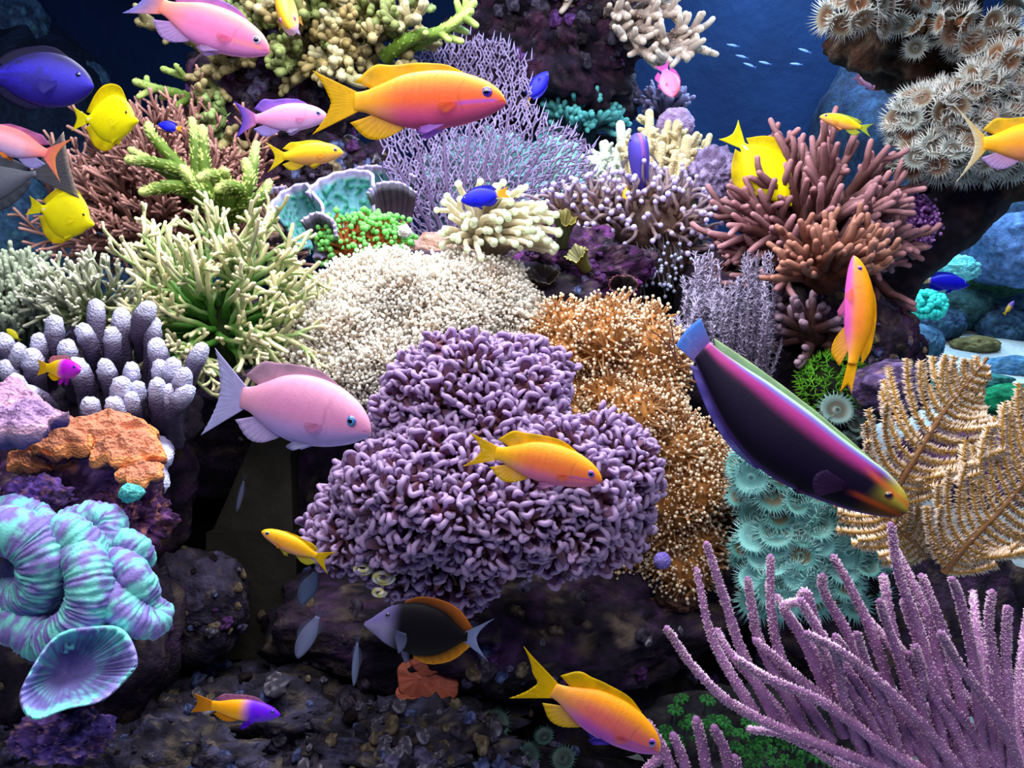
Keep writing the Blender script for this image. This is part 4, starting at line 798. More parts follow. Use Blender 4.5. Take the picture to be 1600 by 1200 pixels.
# hanging tan staghorn, top middle
D = 1.7; root = thing('tan_staghorn', 'tan staghorn shelf jutting from the dark rock at top middle', 'coral', P(940, 60, D)); rock_mb(P(950, 20, D+.06), np.array([70, 50, 40])*D/F, [C('2a2026'), C('4a3a40'), C('5c4a50'), C('40343c')], .3, 510).build('base', M_ROCK, root)
for (x, y, dx, dy) in [(900, 5, -45, -15), (920, 10, -40, -25), (940, 20, 40, 5), (950, 5, 60, -10), (960, 25, 70, 0), (970, 45, 60, 5), (980, 35, 80, -15), (1000, 10, 60, 5), (1010, 60, 65, 30), (1030, 55, 50, 30), (1050, 70, 45, -25), (1060, 75, 45, 5), (1020, 75, 25, 20), (960, 50, 45, 15), (980, 70, 40, 22), (990, 20, 50, -25), (930, 0, 10, -30), (1000, 45, 40, 20), (1040, 65, 30, -20), (955, 35, 20, 25)]:
    arm([(x, y, .04), (x+dx*.5, y+dy*.5-3, -.02), (x+dx, y+dy, -.06)], 8, 5.5, '84706a', 'd8c4b4', 5, 26, 1)
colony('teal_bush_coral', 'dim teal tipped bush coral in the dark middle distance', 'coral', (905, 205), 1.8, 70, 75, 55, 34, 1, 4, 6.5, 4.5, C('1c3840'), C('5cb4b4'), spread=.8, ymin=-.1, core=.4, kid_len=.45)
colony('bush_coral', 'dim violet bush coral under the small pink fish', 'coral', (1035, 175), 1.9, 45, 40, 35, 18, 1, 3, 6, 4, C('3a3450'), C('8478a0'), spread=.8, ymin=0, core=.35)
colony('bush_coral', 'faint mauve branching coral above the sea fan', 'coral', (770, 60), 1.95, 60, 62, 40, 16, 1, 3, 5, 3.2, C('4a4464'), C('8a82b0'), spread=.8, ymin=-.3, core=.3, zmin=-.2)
# brown staghorn on the right
colony('brown_staghorn', 'large purplish brown staghorn with pointed tips on the right', 'coral', (1258, 395), 1.18, 168, 185, 150, 72, 1, 4, 13.5, 4.6, C('4c2a28'), C('a4747c'), spread=.7, wig=.17, ymin=-.3, zmin=-.15, kid_len=.42, t0=.4, core=.4, tipstart=.7, k=8, corall=0, core_pal=[C('20100e'), C('3a2018'), C('4a2a22'), C('301a1c')], jit=.12)
colony('brown_staghorn', 'smaller orange brown staghorn cluster in front of the larger one', 'coral', (1290, 425), 1.02, 105, 85, 100, 26, 1, 3, 11.5, 4.8, C('5c3024'), C('a87464'), spread=.6, wig=.1, ymin=-.3, zmin=.0, kid_len=.42, t0=.4, core=.4, tipstart=.5, k=8)
colony('brown_staghorn', 'dim brown staghorn tips left of the vertical orange fish', 'coral', (1270, 520), 1.1, 75, 70, 70, 18, 1, 3, 9.5, 5.5, C('4a2c2c'), C('a88ca0'), spread=.7, wig=.1, ymin=-.8, zmin=.0, kid_len=.4, core=.4, k=7)
# grey bushy gorgonian
root = thing('bushy_gorgonian', 'grey lavender bushy gorgonian of fine upright stems behind the wrasse tail', 'gorgonian', P(1150, 610, 1.08)); D = 1.08
for i in range(64):
    x = 1068+145*((i*.618+.1) % 1)+rng.normal(0, 3); y0 = 600 if x > 1110 else 540; yt = 392+random.random()*90+(40 if x < 1090 else 0); dz = .06*rng.random()-.03; pp = catmull([P(1150+(x-1150)*.75, y0, D+.02), P(x+rng.normal(0, 4), (y0+yt)/2, D+dz), P(x+rng.normal(0, 5), yt, D+dz)], 12); mb = MB()
    mb.tube(pp, np.linspace(S(3.4, D), S(2, D), 12), C('6a6078'), k=5); m = 150; tt = rng.random(m); u = tt*11; i0 = np.minimum(u.astype(int), 10); f = (u-i0)[:, None]; q = pp[i0]*(1-f)+pp[i0+1]*f; rd = nrm(rng.normal(0, 1, (m, 3))+UPV*.6)
    spikes(mb, q, rd, S(1.5, D), S(11, D)*(.5+.7*rng.random(m)), C('7c7290'), C('cfc8ea')); mb.build('stem', M_CORAL, root)
# ------------------------------------------------------------------ left front: finger coral, plate coral, brain coral
root = thing('finger_coral', 'purple grey finger coral with blunt pale tipped fingers at left', 'coral', P(190, 680, .88)); D = .88
rock_mb(P(190, 650, D+.06), np.array([130, 90, 50])*D/F, [C('2a2430'), C('3c3444'), C('4a4054'), C('332c34')], .2, 520).build('base', M_ROCK, root)
FG = [(30, 440+95, 20, 640), (85, 492, 110, 600), (150, 466, 160, 600), (190, 482, 195, 600), (240, 495, 235, 600), (105, 530, 120, 620), (205, 565, 215, 660), (245, 530, 240, 620), (165, 560, 190, 650), (190, 590, 205, 680), (215, 595, 230, 690), (250, 560, 245, 670), (270, 560, 262, 660), (288, 575, 270, 680), (245, 590, 250, 700), (265, 600, 262, 700), (10, 560, 30, 660), (50, 545, 60, 640), (25, 585, 50, 650), (140, 620, 180, 690), (120, 560, 140, 650), (315, 535, 280, 640), (60, 520, 80, 600), (230, 470, 225, 560), (290, 600, 275, 690), (205, 610, 215, 700), (175, 510, 180, 600), (130, 505, 145, 590), (5, 520, 20, 600), (180, 620, 200, 700), (40, 600, 90, 660), (255, 705, 235, 690), (250, 745, 225, 700)]
for i, (x, y, bx, by) in enumerate(FG):
    dz = -.06*(y-470)/150-.02*random.random(); pp = catmull([P(bx, by, D+.03), P((x+bx)/2+rng.normal(0, 4), (y+by)/2, D+dz*.7), P(x, y+12, D+dz)], 14); t = np.linspace(0, 1, 14); mb = MB(); r = S(13.2, D)*(.85+.3*random.random()); rr = r*np.array([.95, .95, .95, .96, .97, .98, 1, 1, 1.02, 1.04, 1.05, 1.04, 1.0, .92])
    mb.tube(pp, rr, mix(C('544a66'), C('c8c8e8'), sstep(.72, 1.02, t)), k=16); v = mb.v[0]; ctr = np.vstack([np.repeat(pp, 16, 0), np.repeat(pp[-1:], 33, 0)])[:len(v)]
    mb.v[0] = v+nrm(v-ctr)*(r*.34*(vnoise(v*380, 4)-.5))[:, None]; mb.build('finger', M_KNOB, root)
def shelf(root, name, cx, cy, D, a, b, c_, tilt, col, rim, under, seed, amp=.12):
    v, q, t = SPH_XL; d = v; th = np.arctan2(d[:, 1], d[:, 0]); ruf = 1+amp*np.sin(th*5+seed)+amp*.6*np.sin(th*9+seed*2); w = d*np.array([a, b, c_])*D/F; w[:, :2] *= ruf[:, None]
    w[:, 2] = w[:, 2]*.8+S(c_, D)*.5*fbm(d*2.2+seed, 4, seed)*1.2; nz = fbm(w*60, 3, seed)
    w = w*(1+.06*nz)[:, None]; up, fr_ = nrm(np.array([0, -.55*tilt, 1.])), None; x = RT; z = up; y = np.cross(z, x); p = w[:, :1]*x+w[:, 1:2]*y+w[:, 2:3]*z+P(cx, cy, D)
    rimf = sstep(.75, .98, np.hypot(d[:, 0], d[:, 1])); c = mix(under, col, sstep(-.2, .15, d[:, 2])); c = mix(c, rim, rimf*sstep(-.4, .1, d[:, 2])); mb = MB(); mb.add(p, q, t, c); return mb.build(name, M_KNOB, root)
root = thing('orange_plate_coral', 'stack of ruffled orange plates on purple crust at left', 'coral', P(150, 790, .76))
noisy_tube([P(120, 670, .82), P(130, 710, .81), P(140, 760, .79), P(120, 800, .8)], np.array([40, 66, 84, 80])*.76/F, [C('2a1838'), C('5c3a80'), C('9c74b8'), C('b06a48')], .25, 530, 70, 60, 30.).build('crust', M_ROCK, root)
for (cx, cy, D, a, b, c_, tl, s_) in [(160, 678, .76, 78, 40, 34, .6, 1), (200, 708, .73, 56, 38, 32, .6, 2), (222, 742, .71, 34, 26, 22, .6, 3), (100, 690, .75, 60, 40, 34, .6, 4), (60, 720, .75, 45, 30, 26, .6, 8)]:
    shelf(root, 'plate', cx, cy, D, a, b, c_, tl, C('c07a5c'), C('f0985c'), C('4a2c50'), s_)
root = thing('lilac_plate_coral', 'lilac pink ruffled plate coral at the left edge', 'coral', P(20, 680, .68))
shelf(root, 'plate', 25, 660, .68, 70, 45, 36, .7, C('a886b4'), C('d0a4c0'), C('4a3c80'), 6); shelf(root, 'plate', 5, 628, .7, 52, 40, 30, .7, C('b48cae'), C('dcaabc'), C('4a3c80'), 7)
rock(55, 790, .72, 60, 45, 30, 'purple crusted stone under the lilac plates', [C('241838'), C('4a3080'), C('7a58b0'), C('8a5a60')], .35, SPH_L, freq=3)
# folded brain coral
root = thing('brain_coral', 'teal and lilac folded brain coral at the left edge', 'coral', P(90, 1040, .64))
def fold(path, r, D, name='fold', flat=1., ns=34, ph=0., closed=False, k=22):
    n = len(path)*30; pp = catmull([P(x, y, D+z) for x, y, z in path], n); s_ = np.concatenate([[0], np.cumsum(np.linalg.norm(np.diff(pp, axis=0), axis=1))]); lw = s_/S(1, D)
    rr = np.interp(np.linspace(0, 1, n), np.linspace(0, 1, len(r)), r)*D/F*(1+.028*np.sin(lw/7.5*2*math.pi+ph)); mb = MB(); mb.tube(pp, rr, (.5, .5, .5), k=k, cap0=True, ref=FWD*1.0+np.array([.01, 0, 0]), flat=flat)
    v = mb.v[0]; ctr = np.vstack([np.repeat(pp, k, 0), np.repeat(pp[-1:], 2*k+2, 0)])[:len(v)]; v = v+nrm(v-ctr)*(S(6.5, D)*fbm(v*150, 4, 5))[:, None]; mb.v[0] = v
    band = np.concatenate([np.repeat(.5+.5*np.sin(lw/23*2*math.pi+ph*2), k), np.full(len(v)-n*k, .5)]); nn = sstep(-.35, .35, fbm(v*130, 4, 9)); m_ = np.clip(band*.45+nn*.65-.05, 0, 1); mb.c[0] = mix(C('7a6cb0'), C('74ccc4'), sstep(.25, .85, m_)); mb.build(name, M_CORAL, root)
fold([(150, 880, 0), (128, 850, -.01), (100, 832, -.01), (70, 850, 0)], [22, 30, 30, 20], .655); 
fold([(95, 835, .01), (128, 870, -.02), (140, 910, -.03), (135, 950, -.03), (110, 985, -.03), (75, 1000, -.02), (40, 985, -.02), (0, 970, -.02)], [26, 32, 33, 33, 33, 32, 30, 26], .66)
fold([(-20, 830, 0), (20, 830, -.02), (55, 850, -.02), (70, 885, -.02), (55, 925, -.01), (10, 940, 0), (-30, 940, 0)], [34, 38, 38, 36, 36, 34, 30], .655, ph=1.)
fold([(-20, 800, .02), (25, 800, .01), (60, 812, .01), (85, 835, .0)], [24, 26, 24, 18], .66, ph=.5)
fold([(105, 815, .02), (140, 808, .01), (172, 815, .01), (168, 845, .0), (150, 865, .0)], [20, 24, 25, 22, 16], .67, ph=.3)
fold([(170, 850, .01), (195, 845, .0), (220, 860, 0), (232, 880, .01)], [14, 19, 19, 12], .67, ph=.9)
fold([(160, 875, .0), (190, 880, -.01), (212, 905, -.02), (225, 935, -.01), (222, 955, 0)], [18, 25, 26, 24, 15], .67, ph=.2)
fold([(165, 900, .0), (178, 935, -.02), (205, 965, -.02), (235, 975, -.01), (250, 958, 0), (240, 940, 0)], [18, 26, 27, 24, 20, 12], .66, ph=.7)
mb = rock_mb(P(110, 930, .70), np.array([120, 130, 45])*.68/F, [C('2a2c58'), C('3a3c70'), C('4a5a88'), C('302c50')], .15, 540); mb.build('base', M_ROCK, root)
# lower bowl shaped lobe
root = thing('brain_coral', 'purple bowl shaped brain coral with teal rim at lower left', 'coral', P(120, 1120, .6)); D = .58; n, m = 90, 26; a = np.arange(n)*2*math.pi/n
ox, oy = np.cos(a), np.sin(a); rimx = 122+ox*86+oy*20; rimy = 1052-oy*66-ox*16+9*np.sin(a*2+1)+4*np.sin(a*5); s_ = np.linspace(0, 1, m); rad_ = np.concatenate([np.linspace(.0, 1, m-6), [1.04, 1.05, 1.02, .95, .8, .6]]); dep = np.concatenate([.042*(1-np.linspace(0, 1, m-6)**1.5), [.001, .006, .018, .035, .05, .06]])
cx_, cy_ = 105, 1052; V = []; Cc = []
for j in range(m):
    t_ = min(rad_[j], 1.06); x = cx_+(rimx-cx_)*t_; y = cy_+(rimy-cy_)*t_*(1-.12*(1-t_)); sep = .003*np.sin(a*32+np.sin(a*3))*sstep(.3, .8, t_)
    V.append(np.stack([P(x[i_], y[i_], D+dep[j]+sep[i_]-.0004*(y[i_]-1052)) for i_ in range(n)])); f = sstep(.72, 1.0, rad_[j]) if j < m-4 else 1.; nz = sstep(-.2, .3, fbm(V[-1]*80, 2, 3)); lines = (.5+.5*np.sin(a*32+np.sin(a*3)))*.6*sstep(.25, .7, rad_[j])
    Cc.append(mix(mix(C('5c5490'), C('8a84c8'), np.full(n, f)), C('70d8d0'), np.clip(f*nz*.85+lines*nz, 0, 1)))
V = np.vstack(V); i = np.arange(m-1)[:, None]*n; j = np.arange(n)[None]; j2 = (j+1) % n; mb = MB(); mb.add(V, np.stack([i+j, i+j2, i+n+j2, i+n+j], -1).reshape(-1, 4), None, np.vstack(Cc)); mb.build('bowl', M_CORAL, root)
mb = rock_mb(P(125, 1075, D+.09), np.array([55, 45, 40])*D/F, PAL_DARK, .2, 541, SPH_M); mb.build('base', M_ROCK, root)

# ------------------------------------------------------------------ gorgonians on the right
def fuzzy(mb, pp, r, cst, c0, c1, dens, L, rs, D, side=None):
    n = len(pp); seg = np.linalg.norm(np.diff(pp, axis=0), axis=1); tot = seg.sum(); m = max(6, int(dens*tot/S(1, D))); tt = rng.random(m); x = tt*(n-1); i0 = np.minimum(x.astype(int), n-2); f = (x-i0)[:, None]
    q = pp[i0]*(1-f)+pp[i0+1]*f; T = nrm(pp[i0+1]-pp[i0]); rd = rng.normal(0, 1, (m, 3))
    if side is not None: rd = rd*.35+np.outer(np.where(rng.random(m) < .5, 1, -1), side)
    rd = nrm(rd-T*(rd*T).sum(1, keepdims=True)); rr = np.interp(tt, np.linspace(0, 1, n), np.broadcast_to(r, (n,)))
    spikes(mb, q+rd*rr[:, None]*.7, rd+T*.35, S(rs, D), S(L, D)*(.6+.6*rng.random(m)), c0, c1)
def feather(label, stem, D, n, lens, seed, cst='94702c', c0='b88c4c', c1='f8e8dc', lean=.55):
    sp = catmull([P(x, y, D+z) for x, y, z in stem], 40); root = thing('feather_gorgonian', label, 'gorgonian', sp[0]); mb = MB(); mb.tube(sp, np.linspace(S(6, D), S(3, D), 40), C('7a5430'), k=8); mb.build('stem', M_CORAL, root)
    for i in range(n):
        for sg in (1, -1):
            t = (i+.5+(.25 if sg > 0 else 0))/n*.93+.02; k_ = int(t*39); a = nrm(sp[min(k_+1, 39)]-sp[max(k_-1, 0)]); sd = nrm(np.cross(a, FWD))*sg; L_ = S(np.interp(t, np.linspace(0, 1, len(lens)), lens), D)*(.85+.3*random.random())
            d0 = nrm(sd*.95+a*.3); d1 = nrm(sd*(1-lean)+a*lean*1.4-FWD*rng.normal(0, .25)); p0 = sp[k_]; pp = catmull([p0, p0+d0*L_*.3, p0+d0*L_*.5+d1*L_*.25, p0+d0*L_*.55+d1*L_*.55], 16); b = MB()
            b.tube(pp, np.linspace(S(2.9, D), S(2., D), 16), C(cst), k=6); side = nrm(np.cross(nrm(pp[-1]-pp[0]), FWD)); fuzzy(b, pp, S(2.5, D), None, C(c0), C(c1), 2.0, 8., 1.9, D, side); fuzzy(b, pp, S(2.5, D), None, C('a88040'), C('e8d8c0'), .35, 5, 1.3, D); b.build('branchlet', M_CORAL, root)
    return root
feather('tall cream and ochre feather gorgonian with a bare tip at right', [(1385, 790, .0), (1420, 730, -.01), (1470, 650, .0), (1505, 605, .02), (1542, 560, .03)], .80, 20, [80, 112, 118, 100, 62, 32, 12], 1)
feather('ochre feather gorgonian spreading at the right edge', [(1475, 895, .0), (1510, 850, -.01), (1560, 800, .0), (1610, 740, .02), (1650, 680, .03)], .78, 19, [60, 110, 130, 135, 120, 90], 2)
feather('low tawny feather gorgonian under the nose of the wrasse', [(1445, 870, .02), (1420, 840, .0), (1380, 805, .0), (1340, 760, .03)], .84, 13, [60, 75, 70, 40], 3)
# purple sea rods fanning out of the lower right corner
D = .64; root = thing('purple_sea_rod', 'large purple gorgonian with thick fuzzy rods fanning from lower right', 'gorgonian', P(1500, 1230, D))
RODS = [[(1500, 1240), (1300, 1170), (1160, 1110), (1090, 1050), (1042, 982)], [(1180, 1115), (1140, 1050), (1110, 990), (1088, 890)], [(1210, 1120), (1160, 1020), (1130, 930), (1104, 850)], [(1260, 1145), (1190, 1010), (1175, 950), (1168, 905)], [(1300, 1160), (1225, 1040), (1205, 950), (1204, 870)], [(1320, 1150), (1260, 1010), (1225, 950), (1252, 940)], [(1340, 1160), (1290, 1030), (1262, 930), (1250, 935)], [(1400, 1170), (1340, 1020), (1290, 930), (1285, 900)], [(1420, 1180), (1370, 1010), (1330, 920), (1302, 870)], [(1450, 1190), (1400, 1010), (1385, 930), (1380, 900)], [(1480, 1200), (1440, 1000), (1405, 900), (1392, 820)], [(1500, 1200), (1460, 1000), (1430, 920), (1400, 860)], [(1520, 1210), (1490, 1040), (1460, 950), (1440, 900)], [(1540, 1210), (1520, 1030), (1500, 940), (1488, 905)], [(1550, 1220), (1540, 1060), (1525, 970), (1520, 925)], [(1560, 1220), (1560, 1080), (1545, 980), (1550, 925)], [(1580, 1220), (1575, 1090), (1572, 1000), (1575, 950)], [(1600, 1220), (1590, 1120), (1595, 1040), (1606, 950)], [(1500, 1235), (1400, 1180), (1290, 1100), (1200, 1060), (1150, 1030)], [(1480, 1230), (1360, 1150), (1250, 1060), (1180, 1000)], [(1450, 1230), (1330, 1200), (1230, 1150), (1170, 1140)], [(1520, 1230), (1430, 1120), (1330, 1030), (1260, 990)], [(1560, 1230), (1480, 1110), (1400, 1020), (1350, 960)], [(1580, 1230), (1530, 1120), (1450, 1010), (1420, 950)], [(1600, 1230), (1570, 1140), (1500, 1040), (1470, 990)], [(1240, 1140), (1200, 1090), (1140, 1020), (1120, 985)], [(1300, 1180), (1260, 1140), (1240, 1080), (1240, 1050)], [(1350, 1180), (1320, 1100), (1310, 1040), (1300, 1010)], [(1260, 1155), (1225, 1080), (1165, 1040), (1130, 1010)], [(1400, 1200), (1370, 1110), (1360, 1060), (1350, 1030)], [(1460, 1210), (1440, 1120), (1440, 1050), (1430, 1010)], [(1620, 1180), (1600, 1100), (1615, 1000)], [(1560, 1210), (1545, 1130), (1530, 1060), (1525, 1020)], [(1530, 1230), (1400, 1215), (1320, 1200), (1270, 1170)]]
for _ in range(16):
    bx = 1360+240*random.random(); tx = bx-60-150*random.random(); ty = 930+150*random.random(); RODS.append([(bx, 1225), (bx*.6+tx*.4+10, 1225*.6+ty*.4), (bx*.2+tx*.8, 1225*.2+ty*.8), (tx, ty)])
for i, pth in enumerate(RODS):
    dz = .03*math.sin(i*2.3)+.02*(i % 3-1); m_ = len(pth); pp = catmull([P(x, y, D+dz*j/(m_-1)) for j, (x, y) in enumerate(pth)], 26); b = MB(); r = np.linspace(S(9.5, D), S(5, D), 26); sh = .85+.3*random.random()
    b.tube(pp, r, C('9c6c9c')*sh, k=8); fuzzy(b, pp, r, None, C('a87cac')*sh, C('fcdcec')*sh, 2.6, 4.6, 2.3, D); b.build('rod', M_CORAL, root)
root = thing('purple_sea_rod', 'short purple gorgonian stubs beside the nose of the lowest orange fish', 'gorgonian', P(1080, 1230, .68)); D = .68
for pth in [[(1060, 1240), (1040, 1180), (1012, 1130)], [(1080, 1240), (1068, 1190), (1052, 1150)], [(1110, 1240), (1098, 1170), (1088, 1125)], [(1140, 1240), (1135, 1180), (1116, 1138)], [(1000, 1240), (1010, 1205), (1035, 1180)], [(1160, 1240), (1152, 1200), (1148, 1185)]]:
    pp = catmull([P(x, y, D) for x, y in pth], 16); b = MB(); r = np.linspace(S(10, D), S(7, D), 16); b.tube(pp, r, C('8a5c8c'), k=8); fuzzy(b, pp, r, None, C('94689c'), C('f4d0e0'), 2.6, 4.6, 2.3, D); b.build('rod', M_CORAL, root)
# thin dark twig in front of the tan frogspawn
root = thing('thin_gorgonian_twig', 'thin dark gorgonian twig in front of the tan frogspawn', 'gorgonian', P(1058, 565, .86)); 
for pth in [[(1058, 566), (1048, 545), (1030, 525), (1021, 519)], [(1050, 548), (1046, 538), (1047, 528)], [(1056, 560), (1052, 530), (1048, 500)]]:
    mb = MB(); mb.tube(catmull([P(x, y, .86) for x, y in pth], 10), S(1.1, .86), C('4a2c30'), k=5); mb.build('twig', M_CORAL, root)
# green clove polyps: stalks with feathery crowns
def clove_mesh(seed):
    r_ = np.random.default_rng(seed); mb = MB(); mb.tube(np.array([[0, 0, -1.8], [.05, .03, -1.], [0, 0, 0]]), [.2, .16, .2], [C('20242c'), C('2c3438'), C('2c5034')], k=6)
    for i in range(8):
        a = i*math.pi/4+r_.random()*.2; pp = np.array([[.1*math.cos(a), .1*math.sin(a), 0], [.45*math.cos(a), .45*math.sin(a), .3], [.75*math.cos(a), .75*math.sin(a), .35], [.9*math.cos(a), .9*math.sin(a), .2]]); mb.tube(pp, [.07, .06, .05, .03], C('1c6c34'), k=4)
        q = catmull(pp, 9)[2:]; sd = np.array([-math.sin(a), math.cos(a), .2]); spikes(mb, np.vstack([q, q]), np.vstack([np.tile(sd, (7, 1)), np.tile(-sd+np.array([0, 0, .4]), (7, 1))]), .05, .28, C('1c7c34'), C('58c850'))
    return mb
root = thing('clove_polyps', 'cluster of dark green feathery clove polyps at the bottom', 'coral', P(1180, 1220, .78)); CL = []
for x, y in [(1065, 1095), (1105, 1097), (1055, 1112), (1072, 1135), (1040, 1145), (1082, 1128), (1048, 1160), (1062, 1162), (1130, 1130), (1115, 1128), (1105, 1135), (1170, 1132), (1185, 1140), (1140, 1145), (1160, 1150), (1178, 1165), (1195, 1155), (1210, 1145), (1230, 1150), (1222, 1165), (1205, 1175), (1190, 1180), (1240, 1175), (1255, 1185), (1265, 1170), (1275, 1185), (1250, 1160), (1165, 1180), (1150, 1170), (1120, 1150), (1090, 1150), (1230, 1190), (1210, 1195), (1290, 1190), (1180, 1195), (1160, 1195), (1300, 1175), (1245, 1200)]:
    CL.append((P(x, y, .76+.03*random.random()), cv(rng.normal(0, .25), 1, .3), 1.))
buttons(root, CL, [clove_mesh(s_).mesh('clove_polyp', M_POLYP) for s_ in (1, 2, 3)], 14, .77, tilt=.12)
# orange mushroom discs and teal anemones on the bottom
root = thing('mushroom_coral', 'dusty orange mushroom discs on the rock under the dark surgeonfish', 'coral', P(660, 1170, .88))
def disc(root, px, py, D, a, b, tilt, col, seed):
    n, m = 48, 12; aa = np.arange(n)*2*math.pi/n; V = []; Cc = []; ax = nrm(cv(*tilt)); fr = frames(ax[None])[0]; c0 = P(px, py, D)
    for j in range(m):
        t = j/(m-1); rr = (1+.06*np.sin(aa*5+seed))*(t if t < .95 else .97); z = -.25*t*t+.03*np.sin(aa*12)*t+(.04 if j == 0 else 0); V.append((np.stack([rr*np.cos(aa)*S(a, D), rr*np.sin(aa)*S(b, D), z*S(a, D)], -1))@fr.T+c0); Cc.append(np.repeat([col*(.75+.3*t)], n, 0))
    V.append(np.stack([.5*np.cos(aa)*S(a, D), .5*np.sin(aa)*S(b, D), np.full(n, -.7*S(a, D))], -1)@fr.T+c0); Cc.append(np.repeat([col*.5], n, 0)); V = np.vstack(V); i = np.arange(m)[:, None]*n; jj = np.arange(n)[None]; j2 = (jj+1) % n
    mb = MB(); mb.add(V, np.stack([i+jj, i+j2, i+n+j2, i+n+jj], -1).reshape(-1, 4), None, np.vstack(Cc)); mb.build('disc', M_CORAL, root)
for (x, y, a, b, s_) in [(655, 1060, 38, 34, 1), (640, 1092, 26, 24, 2), (680, 1150, 24, 20, 3), (668, 1035, 26, 22, 4), (690, 1075, 28, 22, 5)]: disc(root, x, y, .9, a, b, (.0, .25, 1.), C('c86c54'), s_)
root = thing('teal_anemones', 'dim teal anemones on the shaded bottom rock', 'anemone', P(790, 1180, .95))
V_DT = [button_mesh('dim_polyp', C('3a4c4a'), C('4a6c68'), C('4a7470'), C('7cb0a8'), nf=26, flen=.4)]
buttons(root, [(P(x, y, .93), cv(rng.normal(0, .2), .6, .8), s_) for x, y, s_ in ((733, 1120, .8), (775, 1130, 1.1), (785, 1185, 1.1), (825, 1180, .9), (745, 1185, .8), (850, 1150, .7), (880, 1185, .9))], V_DT, 20, .93)
# small growths
rock(1035, 876, .9, 14, 14, 12, 'small violet sponge ball under the tan frogspawn', [C('6a58b0'), C('8070c8'), C('9c8ce0'), C('7060b8')], .1, SPH_M, 'sponge', 'sponge', 3, M_KNOB)
rock(205, 770, .68, 20, 15, 12, 'small teal coral knob above the folded brain coral', [C('3c9c9c'), C('54b8b0'), C('6cccc0'), C('3c9494')], .3, SPH_M, 'encrusting_coral', 'coral', 4, M_KNOB)
rock(632, 362, 1.1, 12, 10, 8, 'tiny white coral scrap at the foot of the sea fan', [C('e8dce0'), C('f4ecf0'), C('fff8f8'), C('e0d0d8')], .5, SPH_M, 'coral_scrap', 'coral', 3, M_KNOB)
rock(735, 925, .86, 34, 30, 18, 'lavender speckled crust hanging beside the dark surgeonfish', [C('3a2c50'), C('6a5890'), C('9c8cc8'), C('b8a0c0')], .4, SPH_L, 'encrusting_coral', 'coral', 4, M_KNOB, stones=40, lo=2, hi=6, kinds=[0, 5])
rock(1060, 935, .98, 40, 24, 18, 'rusty brown sponge patch on the shaded rock', [C('3c2420'), C('5c382c'), C('6c4838'), C('44302c')], .3, SPH_L, 'sponge', 'sponge', 4, M_KNOB)
root = thing('tube_worm', 'pale yellow curled tube worm under the purple hammer coral', 'worm', P(595, 930, .8))
for cx, cy, r_, n_ in ((566, 888, 14, 1.4), (598, 902, 17, 1.6), (592, 925, 10, 1.2)):
    a = np.linspace(0, n_*2*math.pi, 40); pp = np.array([P(cx+r_*math.cos(t)*(1-t/16), cy+r_*.6*math.sin(t)*(1-t/16), .8-.002*t) for t in a]); mb = MB(); mb.tube(pp, np.linspace(S(4, .8), S(2.5, .8), 40), mix(C('d8cc70'), C('f0ece0'), .5+.5*np.sin(a*3)), k=8, ref=FWD); mb.build('tube', M_CORAL, root)
# background corals on the right
root = thing('cyan_coral', 'bright cyan knobbly coral below the blue fish at right', 'coral', P(1445, 490, 1.75)); p, nn = on_ellipsoid(P(1448, 478, 1.75), np.array([28, 22, 20])*1.75/F, 60, zmin=-.2)
rock_mb(P(1448, 478, 1.76), np.array([26, 20, 18])*1.75/F, [C('1c9a98'), C('28b8b0'), C('30c8bc'), C('20a0a0')], .1, 560, SPH_M).build('base', M_CORAL, root)
for i in range(60):
    mb = MB(); beads(mb, p[i:i+1], np.array([S(5, 1.75)*(.8+.4*random.random())]), C('3ce0d0'), SPH_M); mb.build('knob', M_CORAL, root)
rock(1490, 420, 1.95, 40, 22, 25, 'pale cyan plate coral behind the blue fish at right', [C('5cc0c8'), C('78d8d8'), C('a0e8e4'), C('60b8c0')], .2, SPH_L, 'encrusting_coral', 'coral', 4, M_KNOB)
rock(1595, 140, 1.6, 14, 12, 12, 'bright green coral knob at the far right edge', [C('108a58'), C('18a468'), C('28b878'), C('108a58')], .15, SPH_M, 'encrusting_coral', 'coral', 3, M_KNOB)
rock(1575, 85, 1.9, 32, 28, 24, 'pale blue green lumpy coral behind the polyp pillar', [C('3a7a98'), C('50a0b0'), C('70b8c0'), C('4484a0')], .25, SPH_L, 'boulder_coral', 'coral', 3, M_KNOB)

# ------------------------------------------------------------------ fish
O = dict(top='ff9a00', mid='ee6020', low='cc4c80', rear='f8b400', fin='f4c400', pelv='b878e8', streak='a850d8')
anthias('big orange anthias swimming right in front of the sea fan', (790, 157), (490, 160), .55, **O, D2=.57, iris='1c24b0', ring='7a2a90', fork=.42, th=.165, tailtop=1.06, scales=.3)
anthias('orange pink anthias swimming right across the purple hammer coral', (941, 750), (727, 702), .6, 'ffa818', 'fa7c40', 'e8709c', 'fcc000', 'f8cc00', pelv='e8a0d8', fork=.5, th=.13, bz=.03, streak='b050b0', scales=.2, D2=.61, up=(.05, 1, .12))
anthias('lowest orange and magenta anthias angled down to the right', (1032, 1172), (815, 1055), .55, 'ffa010', 'ec6c64', 'c048b8', 'f4a840', 'f0c800', pelv='5a40d0', fork=.5, th=.17, tailtop=1.35, streak='b048a8', scales=.2, bz=.02, up=(.15, 1, 0.05))
anthias('pale pink anthias in front of the cream coral on the left', (579, 672), (325, 612), .52, 'eaa0c4', 'e290c0', 'c0a0e4', 'e8a0bc', 'd4c0e8', pelv='c8c4f0', tailc='c0b4e0', tipc='c8c4f0', fork=.35, th=.24, bz=.015, iris='40a0e0', ring='5868b0', dors='c8a0b8', finmat=M_FIN, D2=.56, pr=[(a, b*1.25, c*1.2, d*1.15) for a, b, c, d in ANTH])
